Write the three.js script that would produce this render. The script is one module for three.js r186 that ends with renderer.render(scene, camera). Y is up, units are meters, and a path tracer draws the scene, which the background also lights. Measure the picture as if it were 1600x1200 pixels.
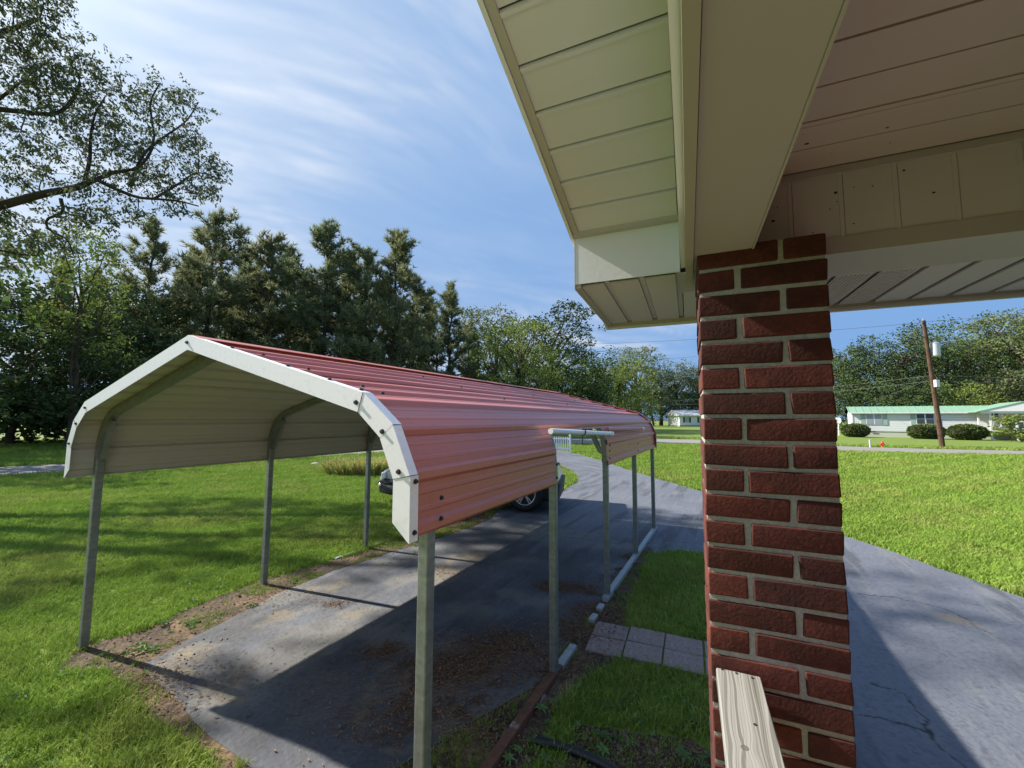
import * as THREE from 'three';
import { mergeGeometries, mergeVertices, toCreasedNormals } from 'three/addons/utils/BufferGeometryUtils.js';
import { RoundedBoxGeometry } from 'three/addons/geometries/RoundedBoxGeometry.js';

// ------------------------------------------------------------------ camera, sky, sun, exposure
const EYE = 1.953, FOC = 644.2, PITCH = 0.0828, ROLL = 0.0047;
const EXPOSURE = 2.2, SUN_I = 4.8;
const scene = new THREE.Scene();
const camera = new THREE.PerspectiveCamera(2 * Math.atan(600 / FOC) * 180 / Math.PI, 4 / 3, 0.05, 900);
camera.position.set(0, EYE, 0);
camera.rotation.set(PITCH, 0, ROLL);
const renderer = new THREE.WebGLRenderer({ antialias: true });
renderer.setSize(1024, 768);
renderer.toneMapping = THREE.LinearToneMapping;
renderer.toneMappingExposure = EXPOSURE;
renderer.shadowMap.enabled = true;

// seeded randomness and value noise
function RNG(a) { return () => { a |= 0; a = a + 0x6D2B79F5 | 0; let t = Math.imul(a ^ a >>> 15, 1 | a); t = t + Math.imul(t ^ t >>> 7, 61 | t) ^ t; return ((t ^ t >>> 14) >>> 0) / 4294967296; }; }
function hash(x, y) { let h = Math.imul(x | 0, 374761393) + Math.imul(y | 0, 668265263) | 0; h = Math.imul(h ^ h >>> 13, 1274126177); return ((h ^ h >>> 16) >>> 0) / 4294967296; }
function vnoise(x, y, per = 0) {
  const xi = Math.floor(x), yi = Math.floor(y), fx = x - xi, fy = y - yi, w = per ? (v => ((v % per) + per) % per) : (v => v);
  const ux = fx * fx * (3 - 2 * fx), uy = fy * fy * (3 - 2 * fy);
  const a = hash(w(xi), w(yi)), b = hash(w(xi + 1), w(yi)), c = hash(w(xi), w(yi + 1)), d = hash(w(xi + 1), w(yi + 1));
  return a + (b - a) * ux + (c - a) * uy + (a - b - c + d) * ux * uy;
}
function fbm(x, y, oct = 4, per = 0) { let s = 0, a = .5, n = 0; for (let i = 0; i < oct; i++) { s += a * vnoise(x, y, per); n += a; a *= .5; x = x * 2 + (per ? 0 : 17.3); y = y * 2 + (per ? 0 : 9.1); per *= 2; } return s / n; }
const clamp = (v, a = 0, b = 1) => Math.min(b, Math.max(a, v)), lerp = (a, b, t) => a + (b - a) * t, sstep = (a, b, v) => { const t = clamp((v - a) / (b - a)); return t * t * (3 - 2 * t); };

// sun: read from the shadows of the carport posts
const SUN = new THREE.Vector3(-0.958, 0.788, -0.3275).normalize();
const sun = new THREE.DirectionalLight(new THREE.Color(1, 0.93, 0.80), SUN_I);
sun.position.copy(SUN).multiplyScalar(80); sun.castShadow = true; sun.shadow.radius = 1.3;
sun.shadow.mapSize.set(4096, 4096);
Object.assign(sun.shadow.camera, { left: -60, right: 60, top: 60, bottom: -60, near: 1, far: 260 });
scene.add(sun, sun.target);

// sky: clear air that is whiter towards the sun and the horizon, with streaks of cirrus
{
  const W = 1536, H = 768, d = new Float32Array(W * H * 4), dir = new THREE.Vector3();
  for (let j = 0; j < H; j++) for (let i = 0; i < W; i++) {
    const phi = (i + .5) / W * 2 * Math.PI, lat = ((j + .5) / H - .5) * Math.PI;   // row 0 is the bottom
    const az = phi - Math.PI;                                                     // u = atan2(z, x) / 2pi + .5
    dir.set(Math.cos(lat) * Math.cos(az), Math.sin(lat), Math.cos(lat) * Math.sin(az));
    const up = Math.max(dir.y, 0), c = dir.dot(SUN), k = (i + j * W) * 4;
    let r, g, b;
    const z = Math.pow(1 - up, 5), glow = Math.pow(clamp(c * .5 + .5), 7), hot = Math.pow(clamp(c), 26);
    r = lerp(.225, .225, z); g = lerp(.41, .445, z); b = lerp(.75, .81, z);
    r += glow * .26 + hot * .9; g += glow * .25 + hot * .9; b += glow * .16 + hot * .85;
    if (dir.y > 0.004) {
      const q = 1 / (dir.y + .16), px = dir.x * q, py = dir.z * q;
      const wx = fbm(px * .7 + 3, py * .7, 4) - .5, wy = fbm(px * .7, py * .7 + 8, 4) - .5, tw = .62 + wx * .5;
      const ca = Math.cos(tw), sa = Math.sin(tw), u = px * ca - py * sa + wx * .5, v = px * sa + py * ca + wy * .5;
      const st = fbm(u * 1.9 + 4.2, v * 7.5, 6), big = fbm(px * .8 + 1.7, py * .8 + 5.1, 5), fine = fbm(u * 7, v * 34 + 9, 5);
      const veil = sstep(.24, .74, big + glow * .34) * .42, wisp = sstep(.48, .86, st * .7 + big * .42 + (fine - .5) * .30 - .05) * sstep(.36, .66, big + glow * .3);
      const cl = clamp(veil * (.32 + 1.2 * sstep(.25, .75, st * .55 + fine * .45)) + wisp * .46) * sstep(.0, .08, dir.y);
      const wr = .72 + glow * .55, wg = .78 + glow * .5, wb = .88 + glow * .42;
      r = lerp(r, wr, cl * .85); g = lerp(g, wg, cl * .85); b = lerp(b, wb, cl * .85);
    } else if (dir.y < 0) { const t = sstep(0, -.3, dir.y); r = lerp(r, .16, t); g = lerp(g, .18, t); b = lerp(b, .15, t); }
    d[k] = r / EXPOSURE; d[k + 1] = g / EXPOSURE; d[k + 2] = b / EXPOSURE; d[k + 3] = 1;
  }
  const t = new THREE.DataTexture(d, W, H, THREE.RGBAFormat, THREE.FloatType);
  t.mapping = THREE.EquirectangularReflectionMapping; t.magFilter = t.minFilter = THREE.LinearFilter; t.wrapS = THREE.RepeatWrapping; t.needsUpdate = true;
  scene.background = t; scene.environment = t;
}

// ------------------------------------------------------------------ helpers
const V = (x, y, z) => new THREE.Vector3(x, y, z);
function ray(px, py) {
  const xr = (px - 800) / FOC, yr = -(py - 600) / FOC, cr = Math.cos(-ROLL), sr = Math.sin(-ROLL);
  const x = xr * cr + yr * sr, yc = -xr * sr + yr * cr, c = Math.cos(PITCH), s = Math.sin(PITCH);
  return V(x, yc * c + s, -(c - yc * s));
}
const G = (px, py, y = 0) => { const d = ray(px, py), t = (y - EYE) / d.y; return V(d.x * t, y, d.z * t); };       // on the ground
const AT = (px, py, depth) => { const d = ray(px, py), t = -depth / d.z; return V(d.x * t, EYE + d.y * t, d.z * t); };
const used = {};
function numbered(n) { const k = used[n] = (used[n] ?? -1) + 1; return k ? n + '_' + String(k).padStart(3, '0') : n; }
function shadow(o) { o.castShadow = true; o.receiveShadow = true; return o; }
function mesh(name, geo, m, parent) { const o = shadow(new THREE.Mesh(geo, m)); o.name = name; parent.add(o); return o; }
function thing(name, label, category, pos = [0, 0, 0], turn = 0, group) {
  const o = new THREE.Group(); o.name = numbered(name); scene.add(o); o.position.set(...pos); o.rotation.y = turn;
  o.userData = { label, category }; if (group) o.userData.group = group; return o;
}
function solo(name, geo, m, label, category, group) { const o = mesh(numbered(name), geo, m, scene); o.userData = { label, category }; if (group) o.userData.group = group; return o; }
function structure(name, geo, m) { const o = mesh(numbered(name), geo, m, scene); o.userData.kind = 'structure'; return o; }
function box(w, h, d, x = 0, y = 0, z = 0) { const g = new THREE.BoxGeometry(w, h, d); g.translate(x, y, z); return g; }
function rbox(w, h, d, r, x = 0, y = 0, z = 0, seg = 1) { const g = new RoundedBoxGeometry(w, h, d, seg, r); g.translate(x, y, z); return g; }
function span(a0, a1, y0, y1, b0, b1) { return box(a1 - a0, y1 - y0, b1 - b0, (a0 + a1) / 2, (y0 + y1) / 2, (b0 + b1) / 2); }
function cyl(r0, r1, h, seg = 12, x = 0, y = 0, z = 0) { const g = new THREE.CylinderGeometry(r1, r0, h, seg); g.translate(x, y + h / 2, z); return g; }
function tube(pts, r, seg = 24, rad = 6) { return new THREE.TubeGeometry(new THREE.CatmullRomCurve3(pts), seg, r, rad); }
// tapered limb through points with radii
function limb(pts, r0, r1, rad = 6, wob = 0, rnd = Math.random) {
  const n = pts.length, pos = [], idx = [], uv = []; let up = V(0.3, 0.1, 1).normalize(), L = 0;
  for (let i = 0; i < n; i++) {
    const t = (i < n - 1 ? pts[i + 1].clone().sub(pts[i]) : pts[i].clone().sub(pts[i - 1])).normalize();
    const a = up.clone().cross(t); if (a.lengthSq() < 1e-4) a.set(1, 0, 0); a.normalize(); const b = t.clone().cross(a);
    if (i) L += pts[i].distanceTo(pts[i - 1]);
    const r = lerp(r0, r1, i / (n - 1));
    for (let k = 0; k <= rad; k++) { const f = k % rad / rad * Math.PI * 2, rr = r * (1 + wob * (hash(k % rad + i * 7, n * 3) - .5)); pos.push(pts[i].x + (a.x * Math.cos(f) + b.x * Math.sin(f)) * rr, pts[i].y + (a.y * Math.cos(f) + b.y * Math.sin(f)) * rr, pts[i].z + (a.z * Math.cos(f) + b.z * Math.sin(f)) * rr); uv.push(k / rad * r * 6, L); }
    if (i < n - 1) for (let k = 0; k < rad; k++) { const p = i * (rad + 1) + k; idx.push(p, p + rad + 1, p + 1, p + 1, p + rad + 1, p + rad + 2); }
  }
  const g = new THREE.BufferGeometry(); g.setAttribute('position', new THREE.Float32BufferAttribute(pos, 3)); g.setAttribute('uv', new THREE.Float32BufferAttribute(uv, 2)); g.setIndex(idx); g.computeVertexNormals(); return g;
}
// flat polygon on the ground from world points, uv in metres
function sheet(pts, y) {
  const g = new THREE.ShapeGeometry(new THREE.Shape(pts.map(p => new THREE.Vector2(p.x, -p.z)))); g.rotateX(-Math.PI / 2); g.translate(0, y, 0);
  const p = g.attributes.position, uv = new Float32Array(p.count * 2); for (let i = 0; i < p.count; i++) { uv[2 * i] = p.getX(i); uv[2 * i + 1] = -p.getZ(i); }
  g.setAttribute('uv', new THREE.BufferAttribute(uv, 2)); return g;
}
function ragged(pts, step, amp, seed, closed = true) {
  const out = []; const n = pts.length;
  for (let i = 0; i < (closed ? n : n - 1); i++) {
    const a = pts[i], b = pts[(i + 1) % n], L = a.distanceTo(b), k = Math.min(60, Math.max(1, Math.round(L / step)));
    for (let j = 0; j < k; j++) { const p = a.clone().lerp(b, j / k); const q = (fbm(p.x * 2.1 + seed, p.z * 2.1, 3) - .5) * 2 * amp, w = (fbm(p.x * 2.1 + 40, p.z * 2.1 + seed, 3) - .5) * 2 * amp; p.x += q; p.z += w; out.push(p); }
  }
  if (!closed) out.push(pts[n - 1].clone()); return out;
}
function inside(poly, x, z) { let c = false; for (let i = 0, j = poly.length - 1; i < poly.length; j = i++) { const a = poly[i], b = poly[j]; if ((a.z > z) !== (b.z > z) && x < (b.x - a.x) * (z - a.z) / (b.z - a.z) + a.x) c = !c; } return c; }
function texture(S, fn, color = true, rep = 1, S2 = S) {
  const d = new Uint8Array(S * S2 * 4);
  for (let j = 0; j < S2; j++) for (let i = 0; i < S; i++) { const c = fn(i / S, j / S2, i, j), k = (i + j * S) * 4; if (typeof c === 'number') d[k] = d[k + 1] = d[k + 2] = clamp(c) * 255; else { d[k] = clamp(c[0]) * 255; d[k + 1] = clamp(c[1]) * 255; d[k + 2] = clamp(c[2]) * 255; } d[k + 3] = 255; }
  const t = new THREE.DataTexture(d, S, S2); t.wrapS = t.wrapT = THREE.RepeatWrapping; t.magFilter = THREE.LinearFilter; t.minFilter = THREE.LinearMipmapLinearFilter; t.generateMipmaps = true; if (color) t.colorSpace = THREE.SRGBColorSpace; t.repeat.set(rep, rep); t.needsUpdate = true; return t;
}
const lin = (r, g, b) => new THREE.Color().setRGB(r, g, b);
const mat = (c, rough = .8, o = {}) => new THREE.MeshStandardMaterial({ color: c, roughness: rough, side: THREE.DoubleSide, ...o });
const mix3 = (a, b, t) => [lerp(a[0], b[0], t), lerp(a[1], b[1], t), lerp(a[2], b[2], t)];
// box-style uv in metres for any geometry (by dominant normal axis)
function metreUV(g, s = 1) {
  g = g.index ? g.toNonIndexed() : g; if (!g.attributes.normal) g.computeVertexNormals();
  const p = g.attributes.position, n = g.attributes.normal, uv = new Float32Array(p.count * 2);
  for (let i = 0; i < p.count; i++) { const x = Math.abs(n.getX(i)), y = Math.abs(n.getY(i)), z = Math.abs(n.getZ(i)); let u, v; if (y >= x && y >= z) { u = p.getX(i); v = p.getZ(i); } else if (x >= z) { u = p.getZ(i); v = p.getY(i); } else { u = p.getX(i); v = p.getY(i); } uv[2 * i] = u * s; uv[2 * i + 1] = v * s; }
  g.setAttribute('uv', new THREE.BufferAttribute(uv, 2)); return g;
}
// ------------------------------------------------------------------ materials
const T = {
  grit: texture(256, (u, v) => fbm(u * 32, v * 32, 4, 32), false),
  lawn: texture(1024, (u, v) => {
    const a = fbm(u * 8, v * 8, 4, 8), b = fbm(u * 64 + 5, v * 64, 3, 64), c = fbm(u * 200, v * 200, 2, 200);
    return mix3(mix3([.40, .50, .18], [.50, .60, .24], a), mix3([.24, .33, .10], [.50, .56, .26], c), .25 + .4 * b);
  }),
  dirt: texture(512, (u, v) => { const a = fbm(u * 6, v * 6, 5, 6), b = fbm(u * 60, v * 60, 3, 60); return mix3([.20, .155, .12], [.47, .385, .30], sstep(.25, .75, a * .55 + b * .45)); }),
  brick: texture(512, (u, v) => { const a = fbm(u * 5, v * 5, 4, 5), b = fbm(u * 50, v * 50, 3, 50); return mix3([.66, .64, .63], [1, 1, 1], sstep(.2, .8, a * .6 + b * .4)); }),
  brickBump: texture(512, (u, v) => fbm(u * 40, v * 26, 3, 2) * .0 + fbm(u * 56, v * 56, 4, 56), false),
  mortar: texture(256, (u, v) => { const b = fbm(u * 40, v * 40, 3, 40), a = fbm(u * 4, v * 4, 3, 4); return mix3([.53, .53, .51], [.69, .69, .66], b * .7 + a * .3); }),
  galv: texture(512, (u, v) => { const a = fbm(u * 24, v * 24, 2, 24), b = fbm(u * 4, v * 4, 4, 4), c = fbm(u * 10, v * 3, 4, 1); return mix3(mix3([.56, .60, .60], [.70, .73, .72], a), [.55, .50, .45], sstep(.52, .75, b) * .5 * c); }),
  rust: texture(512, (u, v) => { const b = fbm(u * 8, v * 8, 5, 8), a = fbm(u * 40, v * 40, 3, 40); return mix3(mix3([.32, .20, .15], [.45, .30, .22], a), [.62, .60, .58], sstep(.58, .72, b)); }),
  rail: texture(512, (u, v) => { const b = fbm(u * 8, v * 8, 5, 8), a = fbm(u * 40, v * 40, 3, 40); return mix3(mix3([.74, .77, .80], [.86, .88, .90], a), [.46, .38, .32], sstep(.62, .78, b)); }),
  wood: texture(512, (u, v) => {   // u across the board, v along it
    const kn = Math.hypot(u - .36, (v - .30) * 9), kn2 = Math.hypot(u - .62, (v - .52) * 9), k1 = sstep(.075, .05, kn), k2 = sstep(.05, .03, kn2);
    const flow = (fbm(u * 2, v * 2.2, 3) - .5) * .35 + .05 * Math.exp(-kn * kn * 14) * Math.sign(u - .36) + .03 * Math.exp(-kn2 * kn2 * 20) * Math.sign(u - .62);
    const x = u + flow, ring = vnoise(x * 26, 3.3) * .6 + vnoise(x * 61, 8.1) * .4, fine = fbm(u * 120, v * 7, 3), ck = sstep(.70, .76, fbm(x * 34, v * 1.4 + 4, 2));
    let c = mix3([.50, .49, .45], [.78, .77, .73], sstep(.2, .75, ring) * .75 + fine * .35 - .05);
    c = mix3(c, [.36, .35, .32], ck * .55); c = mix3(c, [.47, .43, .37], k1 * .7 + k2 * .7); return mix3(c, [.33, .31, .28], sstep(.02, .005, Math.abs(kn - .062)) * .5);
  }, true, 1, 1024),
  bark: texture(256, (u, v) => { const b = fbm(u * 16, v * 4, 4, 4); return mix3([.22, .19, .16], [.42, .37, .32], b); }),
  paver: texture(512, (u, v) => { const a = fbm(u * 90, v * 90, 2, 90), b = fbm(u * 5, v * 5, 4, 5); return mix3(mix3([.47, .40, .39], [.66, .58, .56], a), [.45, .40, .37], b * .5); }),
  grime: texture(512, (u, v) => { const a = fbm(u * 3, v * 3, 5, 3), b = fbm(u * 20, v * 3, 4, 1), c = fbm(u * 60, v * 60, 2, 60); return mix3([1, 1, 1], [.80, .82, .78], sstep(.5, .8, a * .6 + b * .4) * .8 + (c > .7 ? .12 : 0)); }),
  vinyl: texture(256, (u, v) => fbm(u * 6, v * 60, 3, 6), false),
  siding: texture(128, (u, v) => { const f = v * 8 % 1; return f < .1 ? [.70, .73, .76] : [.87, .88, .89]; }),
  road: texture(512, (u, v) => { const a = fbm(u * 90, v * 90, 2, 90), b = fbm(u * 4, v * 4, 4, 4); return mix3(mix3([.53, .51, .49], [.66, .64, .61], a), [.55, .54, .53], b); }),
};
const M = {
  red: mat(lin(.48, .15, .12), .36, { map: T.grime, bumpMap: T.grit, bumpScale: .0003 }),
  liner: mat(lin(.42, .40, .375), .5),
  white: mat(lin(.80, .79, .83), .38, { map: T.grime }),
  trimDirty: mat(lin(.70, .71, .68), .5),
  galv: mat(lin(.60, .58, .58), .45, { map: T.galv, metalness: .5 }),
  rust: mat(0xffffff, .8, { map: T.rust }),
  railSteel: mat(lin(.56, .56, .55), .55, { map: T.rail, metalness: .2 }),
  screw: mat(lin(.02, .02, .02), .5),
  pvc: mat(lin(.80, .79, .72), .35),
  mortar: mat(0xffffff, .95, { map: T.mortar, bumpMap: T.grit, bumpScale: .002 }),
  soffit: mat(lin(.60, .565, .60), .5, { bumpMap: T.vinyl, bumpScale: .0005 }),
  soffitBack: mat(lin(.60, .565, .575), .8),
  beam: mat(lin(.45, .41, .42), .45),
  porchCeiling: mat(lin(.58, .49, .47), .5, { bumpMap: T.vinyl, bumpScale: .0004 }),
  fascia: mat(lin(.68, .67, .69), .4, { bumpMap: T.grit, bumpScale: .00025 }),
  channel: mat(lin(.42, .38, .34), .5),
  wood: mat(lin(.52, .53, .57), .85, { map: T.wood, bumpMap: T.wood, bumpScale: .0012 }),
  bark: mat(0xffffff, .95, { map: T.bark, bumpMap: T.bark, bumpScale: .02 }),
  paver: mat(0xffffff, .92, { map: T.paver, bumpMap: T.grit, bumpScale: .002 }),
  lawn: mat(lin(.85, .82, .48), .95, { map: T.lawn }),
  dirt: mat(0xffffff, .97, { map: T.dirt, bumpMap: T.dirt, bumpScale: .02 }),
  road: mat(lin(.72, .72, .74), .9, { map: T.road }),
  shingle: mat(lin(.20, .19, .18), .9),
  houseBrick: mat(lin(.15, .05, .035), .9),
  concrete: mat(lin(.28, .27, .25), .9, { bumpMap: T.grit, bumpScale: .002 }),
  black: mat(lin(.015, .015, .015), .6),
  hose: mat(lin(.012, .012, .014), .45),
};
T.lawn.repeat.set(.25, .25); T.dirt.repeat.set(.7, .7); T.road.repeat.set(.3, .3);
T.galv.repeat.set(2, 2); T.mortar.repeat.set(4, 4); T.grit.repeat.set(3, 3);

// ------------------------------------------------------------------ ground, drives and roads
const gp = (...a) => { const o = []; for (let i = 0; i < a.length; i += 2) o.push(G(a[i], a[i + 1])); return o; };
const CTH = 0.488, CO = V(-1.996, 0, -2.797), CU = V(Math.sin(CTH), 0, -Math.cos(CTH)), CV = V(Math.cos(CTH), 0, Math.sin(CTH));
const CW = (s, v, y = 0) => CO.clone().addScaledVector(CU, s).addScaledVector(CV, v).setY(y);       // carport: along, across, up
const HTH = 0.4031, HO = V(0.5207, 0, -1.1304), HA = V(Math.cos(HTH), 0, Math.sin(HTH)), HB = V(Math.sin(HTH), 0, -Math.cos(HTH));
const HW = (a, b, y = 0) => HO.clone().addScaledVector(HA, a).addScaledVector(HB, b).setY(y);       // house: along the eave, outwards, up
{
  const g = new THREE.PlaneGeometry(700, 700); g.rotateX(-Math.PI / 2); const p = g.attributes.position, uv = g.attributes.uv; for (let i = 0; i < p.count; i++) uv.setXY(i, p.getX(i), p.getZ(i));
  structure('lawn', g, M.lawn);
}
const sideNear = [V(-60, 0, 32), V(-16.4, 0, -13.46), V(-9.9, 0, -20.2), V(-1.5, 0, -29)];
const driveLeft = ragged(gp(410, 1205, 330, 1150, 225, 1042, 300, 1000, 430, 930, 520, 893, 600, 868, 690, 840, 770, 812, 778, 797, 820, 784, 880, 766, 903, 753, 897, 741, 880, 731), .25, .05, 3, false).concat([V(1.0, 0, -22), V(-3.2, 0, -27.4)]);
const driveRight = [V(-.6, 0, -30.2)].concat(ragged(gp(885, 705, 930, 717, 1000, 740, 1095, 768, 1200, 800, 1320, 838, 1440, 878, 1600, 935), .3, .05, 9, false), [V(8.5, 0, -3.2), V(14, 0, 2), V(14, 0, 8), HW(9, .25), HW(.42, .25)]);
const patchEdge = ragged([HW(.42, .3), HW(.44, 3.2), ...gp(1150, 895, 1105, 867, 1060, 861, 1025, 867), CW(5.1, 1.93)], .25, .04, 5, false);
const driveRailEdge = ragged([CW(5.1, 1.80), CW(2, 1.78), CW(1.3, 1.70), CW(.6, 1.45), CW(.05, 1.25), CW(-.10, 1.02), CW(-.02, .80)], .15, .06, 6, false);
const drivePoly = driveLeft.concat(driveRight, patchEdge, driveRailEdge);
{
  // asphalt colour over a 20 m square of real ground: seal coat, dust, soil, stains and cracks
  const X0 = -6, Z0 = -15, S = 18, N = 1536;
  const dist = (x, z, poly) => { let m = 9; for (let i = 0; i < poly.length - 1; i++) { const a = poly[i], b = poly[i + 1], dx = b.x - a.x, dz = b.z - a.z, t = clamp(((x - a.x) * dx + (z - a.z) * dz) / (dx * dx + dz * dz + 1e-9)); m = Math.min(m, Math.hypot(a.x + dx * t - x, a.z + dz * t - z)); } return m; };
  const crk = [[225, 1045, 300, 1075, 305, 1095, 298, 1130], [1345, 1120, 1420, 1138, 1450, 1147, 1462, 1130, 1440, 1105, 1400, 1080, 1360, 1070], [1450, 1147, 1470, 1175, 1500, 1200], [1340, 930, 1400, 935, 1480, 955, 1540, 990, 1580, 1010], [1040, 846, 1095, 850], [880, 840, 960, 850, 1010, 842]].map(a => { const q = []; for (let i = 0; i < a.length; i += 2) q.push(G(a[i], a[i + 1])); return ragged(q, .06, .05, a[0], false); });
  const boxes = crk.map(c => [Math.min(...c.map(p => p.x)) - .1, Math.max(...c.map(p => p.x)) + .1, Math.min(...c.map(p => p.z)) - .1, Math.max(...c.map(p => p.z)) + .1]);
  const soil = [[690, 895, .30], [735, 870, .26], [505, 920, .22], [430, 965, .2], [850, 830, .25], [1490, 968, .16], [290, 1035, .2], [560, 960, .2], [660, 1075, .45], [330, 1080, .25], [250, 1060, .3]].map(([x, y, r]) => [G(x, y), r]);
  const mats = [[745, 1035, .36], [690, 1052, .24], [800, 1008, .22], [862, 917, .15], [912, 920, .18], [905, 985, .24], [936, 955, .16], [985, 872, .1], [975, 892, .1], [660, 1110, .25], [600, 1020, .12], [880, 1040, .2], [520, 945, .08]].map(([x, y, r]) => [G(x, y), r]);
  const t = texture(N, (u, v) => {
    const x = X0 + u * S, z = Z0 + (1 - v) * S;
    const a = fbm(x * 1.1, z * 1.1, 5), b = fbm(x * 38, z * 38, 3), al = x * CU.x + z * CU.z, ac = x * CV.x + z * CV.z, st = fbm(al * .7, ac * 5, 4), st2 = fbm(al * 1.6 + 30, ac * 14, 4);
    let c = mix3([.30, .315, .36], [.42, .435, .475], a * .55 + b * .45);
    c = mix3(c, [.22, .23, .26], sstep(.52, .72, st) * .55); c = mix3(c, [.47, .47, .47], sstep(.55, .75, st2) * .35);
    const s = (x - CO.x) * CU.x + (z - CO.z) * CU.z, w = (x - CO.x) * CV.x + (z - CO.z) * CV.z;
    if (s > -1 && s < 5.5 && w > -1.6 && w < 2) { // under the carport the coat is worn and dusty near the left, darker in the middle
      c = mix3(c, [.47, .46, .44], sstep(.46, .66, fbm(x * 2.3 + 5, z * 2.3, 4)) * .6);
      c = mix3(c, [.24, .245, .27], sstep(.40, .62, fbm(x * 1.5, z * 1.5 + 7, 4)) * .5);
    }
    for (const [p, r] of soil) { const d = Math.hypot(p.x - x, p.z - z); if (d < r * 2) c = mix3(c, [.50, .455, .385], sstep(r * 1.2, r * .1, d + (fbm(x * 7, z * 7, 4) - .5) * r * 2.4) * (.4 + b * .55)); }
    for (const [p, r] of mats) { const d = Math.hypot(p.x - x, p.z - z); if (d < r * 2) c = mix3(c, mix3([.20, .15, .115], [.36, .28, .21], b), sstep(r * 1.25, r * .35, d + (fbm(x * 9 + 3, z * 9, 4) - .5) * r * 3) * (.35 + .6 * sstep(.35, .6, fbm(x * 24, z * 24, 3)))); }
    for (let i = 0; i < crk.length; i++) { const q = boxes[i]; if (x > q[0] && x < q[1] && z > q[2] && z < q[3]) c = mix3(c, [.12, .12, .13], sstep(.008, .002, dist(x + (fbm(x * 11 + 7, z * 11, 3) - .5) * .11, z + (fbm(x * 11, z * 11 + 31, 3) - .5) * .11, crk[i]) + (fbm(x * 6, z * 6, 2) - .5) * .012) * .8); }
    return mix3(c, [c[0] * .72, c[1] * .72, c[2] * .72], sstep(.70, .85, vnoise(x * 55, z * 55)) * .5);
  });
  t.wrapS = t.wrapT = THREE.MirroredRepeatWrapping;
  const g = sheet(drivePoly, .008), uv = g.attributes.uv, p = g.attributes.position;
  for (let i = 0; i < p.count; i++) uv.setXY(i, (p.getX(i) - X0) / S, 1 - (p.getZ(i) - Z0) / S);
  const bt = T.grit.clone(); bt.repeat.set(22, 22); bt.needsUpdate = true;
  structure('driveway', g, mat(0xffffff, .82, { map: t, bumpMap: bt, bumpScale: .004 }));
}
// bare soil along the drive
const dirtA = ragged(gp(90, 1050, 120, 1006, 230, 985, 290, 955, 410, 905, 500, 880, 590, 856, 680, 828, 745, 805, 780, 793, 775, 815, 690, 850, 600, 880, 430, 945, 320, 1015, 275, 1045, 380, 1150, 500, 1230, 420, 1260, 310, 1165, 215, 1085, 160, 1048), .14, .09, 21);
const dirtB = ragged([CW(-.9, .4), CW(-.2, .55), CW(.1, 1.15), CW(1.2, 1.6), CW(2.9, 1.7), CW(5.4, 1.74), CW(5.4, 1.98), CW(3.1, 2.04), CW(2.2, 2.2), CW(1.2, 1.98), CW(0, 2.0), CW(-.8, 2.3)], .15, .07, 31);
const dirtC = ragged([HW(-.7, 1.5), HW(-.1, 1.6), HW(.35, 1.4), HW(.35, .9), HW(-.7, .8)], .15, .14, 36);
for (const [d, y] of [[dirtA, .005], [dirtB, .0035], [dirtC, .003]]) structure('bare_soil', sheet(d, y), M.dirt);
// side road and main road
const sideRoad = [...sideNear, V(-4.6, 0, -32.2), V(-12.8, 0, -23.2), V(-19.5, 0, -15.9), V(-63, 0, 29.5)];
const mainRoad = [V(95, 0, -10), V(29, 0, -22.9), V(24, 0, -23.8), V(20, 0, -25.6), V(17, 0, -28.6), V(14, 0, -31.6), V(9, 0, -32), V(4.8, 0, -30.9), V(-1.5, 0, -29), V(-4.6, 0, -32.2), V(2, 0, -40), V(12, 0, -41.5), V(17.5, 0, -39.5), V(21, 0, -34.6), V(24, 0, -30.8), V(28, 0, -28.4), V(33, 0, -26.8), V(99, 0, -14)];
structure('side_road', sheet(sideRoad, .004), M.road);
structure('main_road', sheet(mainRoad, .012), M.road);
structure('road_verge', sheet(ragged([V(24.4, 0, -30.7), V(33.4, 0, -26.7), V(60, 0, -21.5), V(60, 0, -23), V(34, 0, -28.6), V(25, 0, -32.2)], 1, .25, 4), .0045), M.dirt);

const farLawn = [V(16, 0, -42), V(24.8, 0, -32), V(34, 0, -28.4), V(99, 0, -15.5), V(130, 0, -160), V(-20, 0, -160), V(2, 0, -43), V(12, 0, -43.2)];
structure('far_lawn', sheet(farLawn, .002), M.lawn);
// square concrete pavers between the drive and the steps
{
  const t = thing('paver_path', 'path of square pinkish concrete pavers leading to the brick pillar', 'path');
  const R = RNG(5), gs = [0, 1, 2].map(k => metreUV(rbox(.297, .045, .262, .006)));
  for (let i = 0; i < 5; i++) for (let j = 0; j < 2; j++) {
    const p = HW(-.745 + i * .31, 2.765 - j * .272 - (i === 0 ? .01 : 0)), o = mesh('paver', gs[(i + j) % 3], M.paver, t);
    o.position.set(p.x + (R() - .5) * .006, .002 + (R() - .5) * .006 - (i === 0 ? .008 : 0), p.z); o.rotation.set((R() - .5) * .012, -HTH + (R() - .5) * .02, (R() - .5) * .012);
  }
}
const paverPoly = [HW(-.91, 2.92), HW(.84, 2.92), HW(.84, 2.36), HW(-.91, 2.34)];

// ------------------------------------------------------------------ carport: 12 ft wide, five bows 5 ft apart
const SP = 1.524, S0 = -0.19, S1 = 6.20, ARCN = 14;
const carport = thing('carport', 'open metal carport with red ribbed roof, white end trim and galvanized posts', 'carport', [CO.x, 0, CO.z], -CTH);
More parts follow.
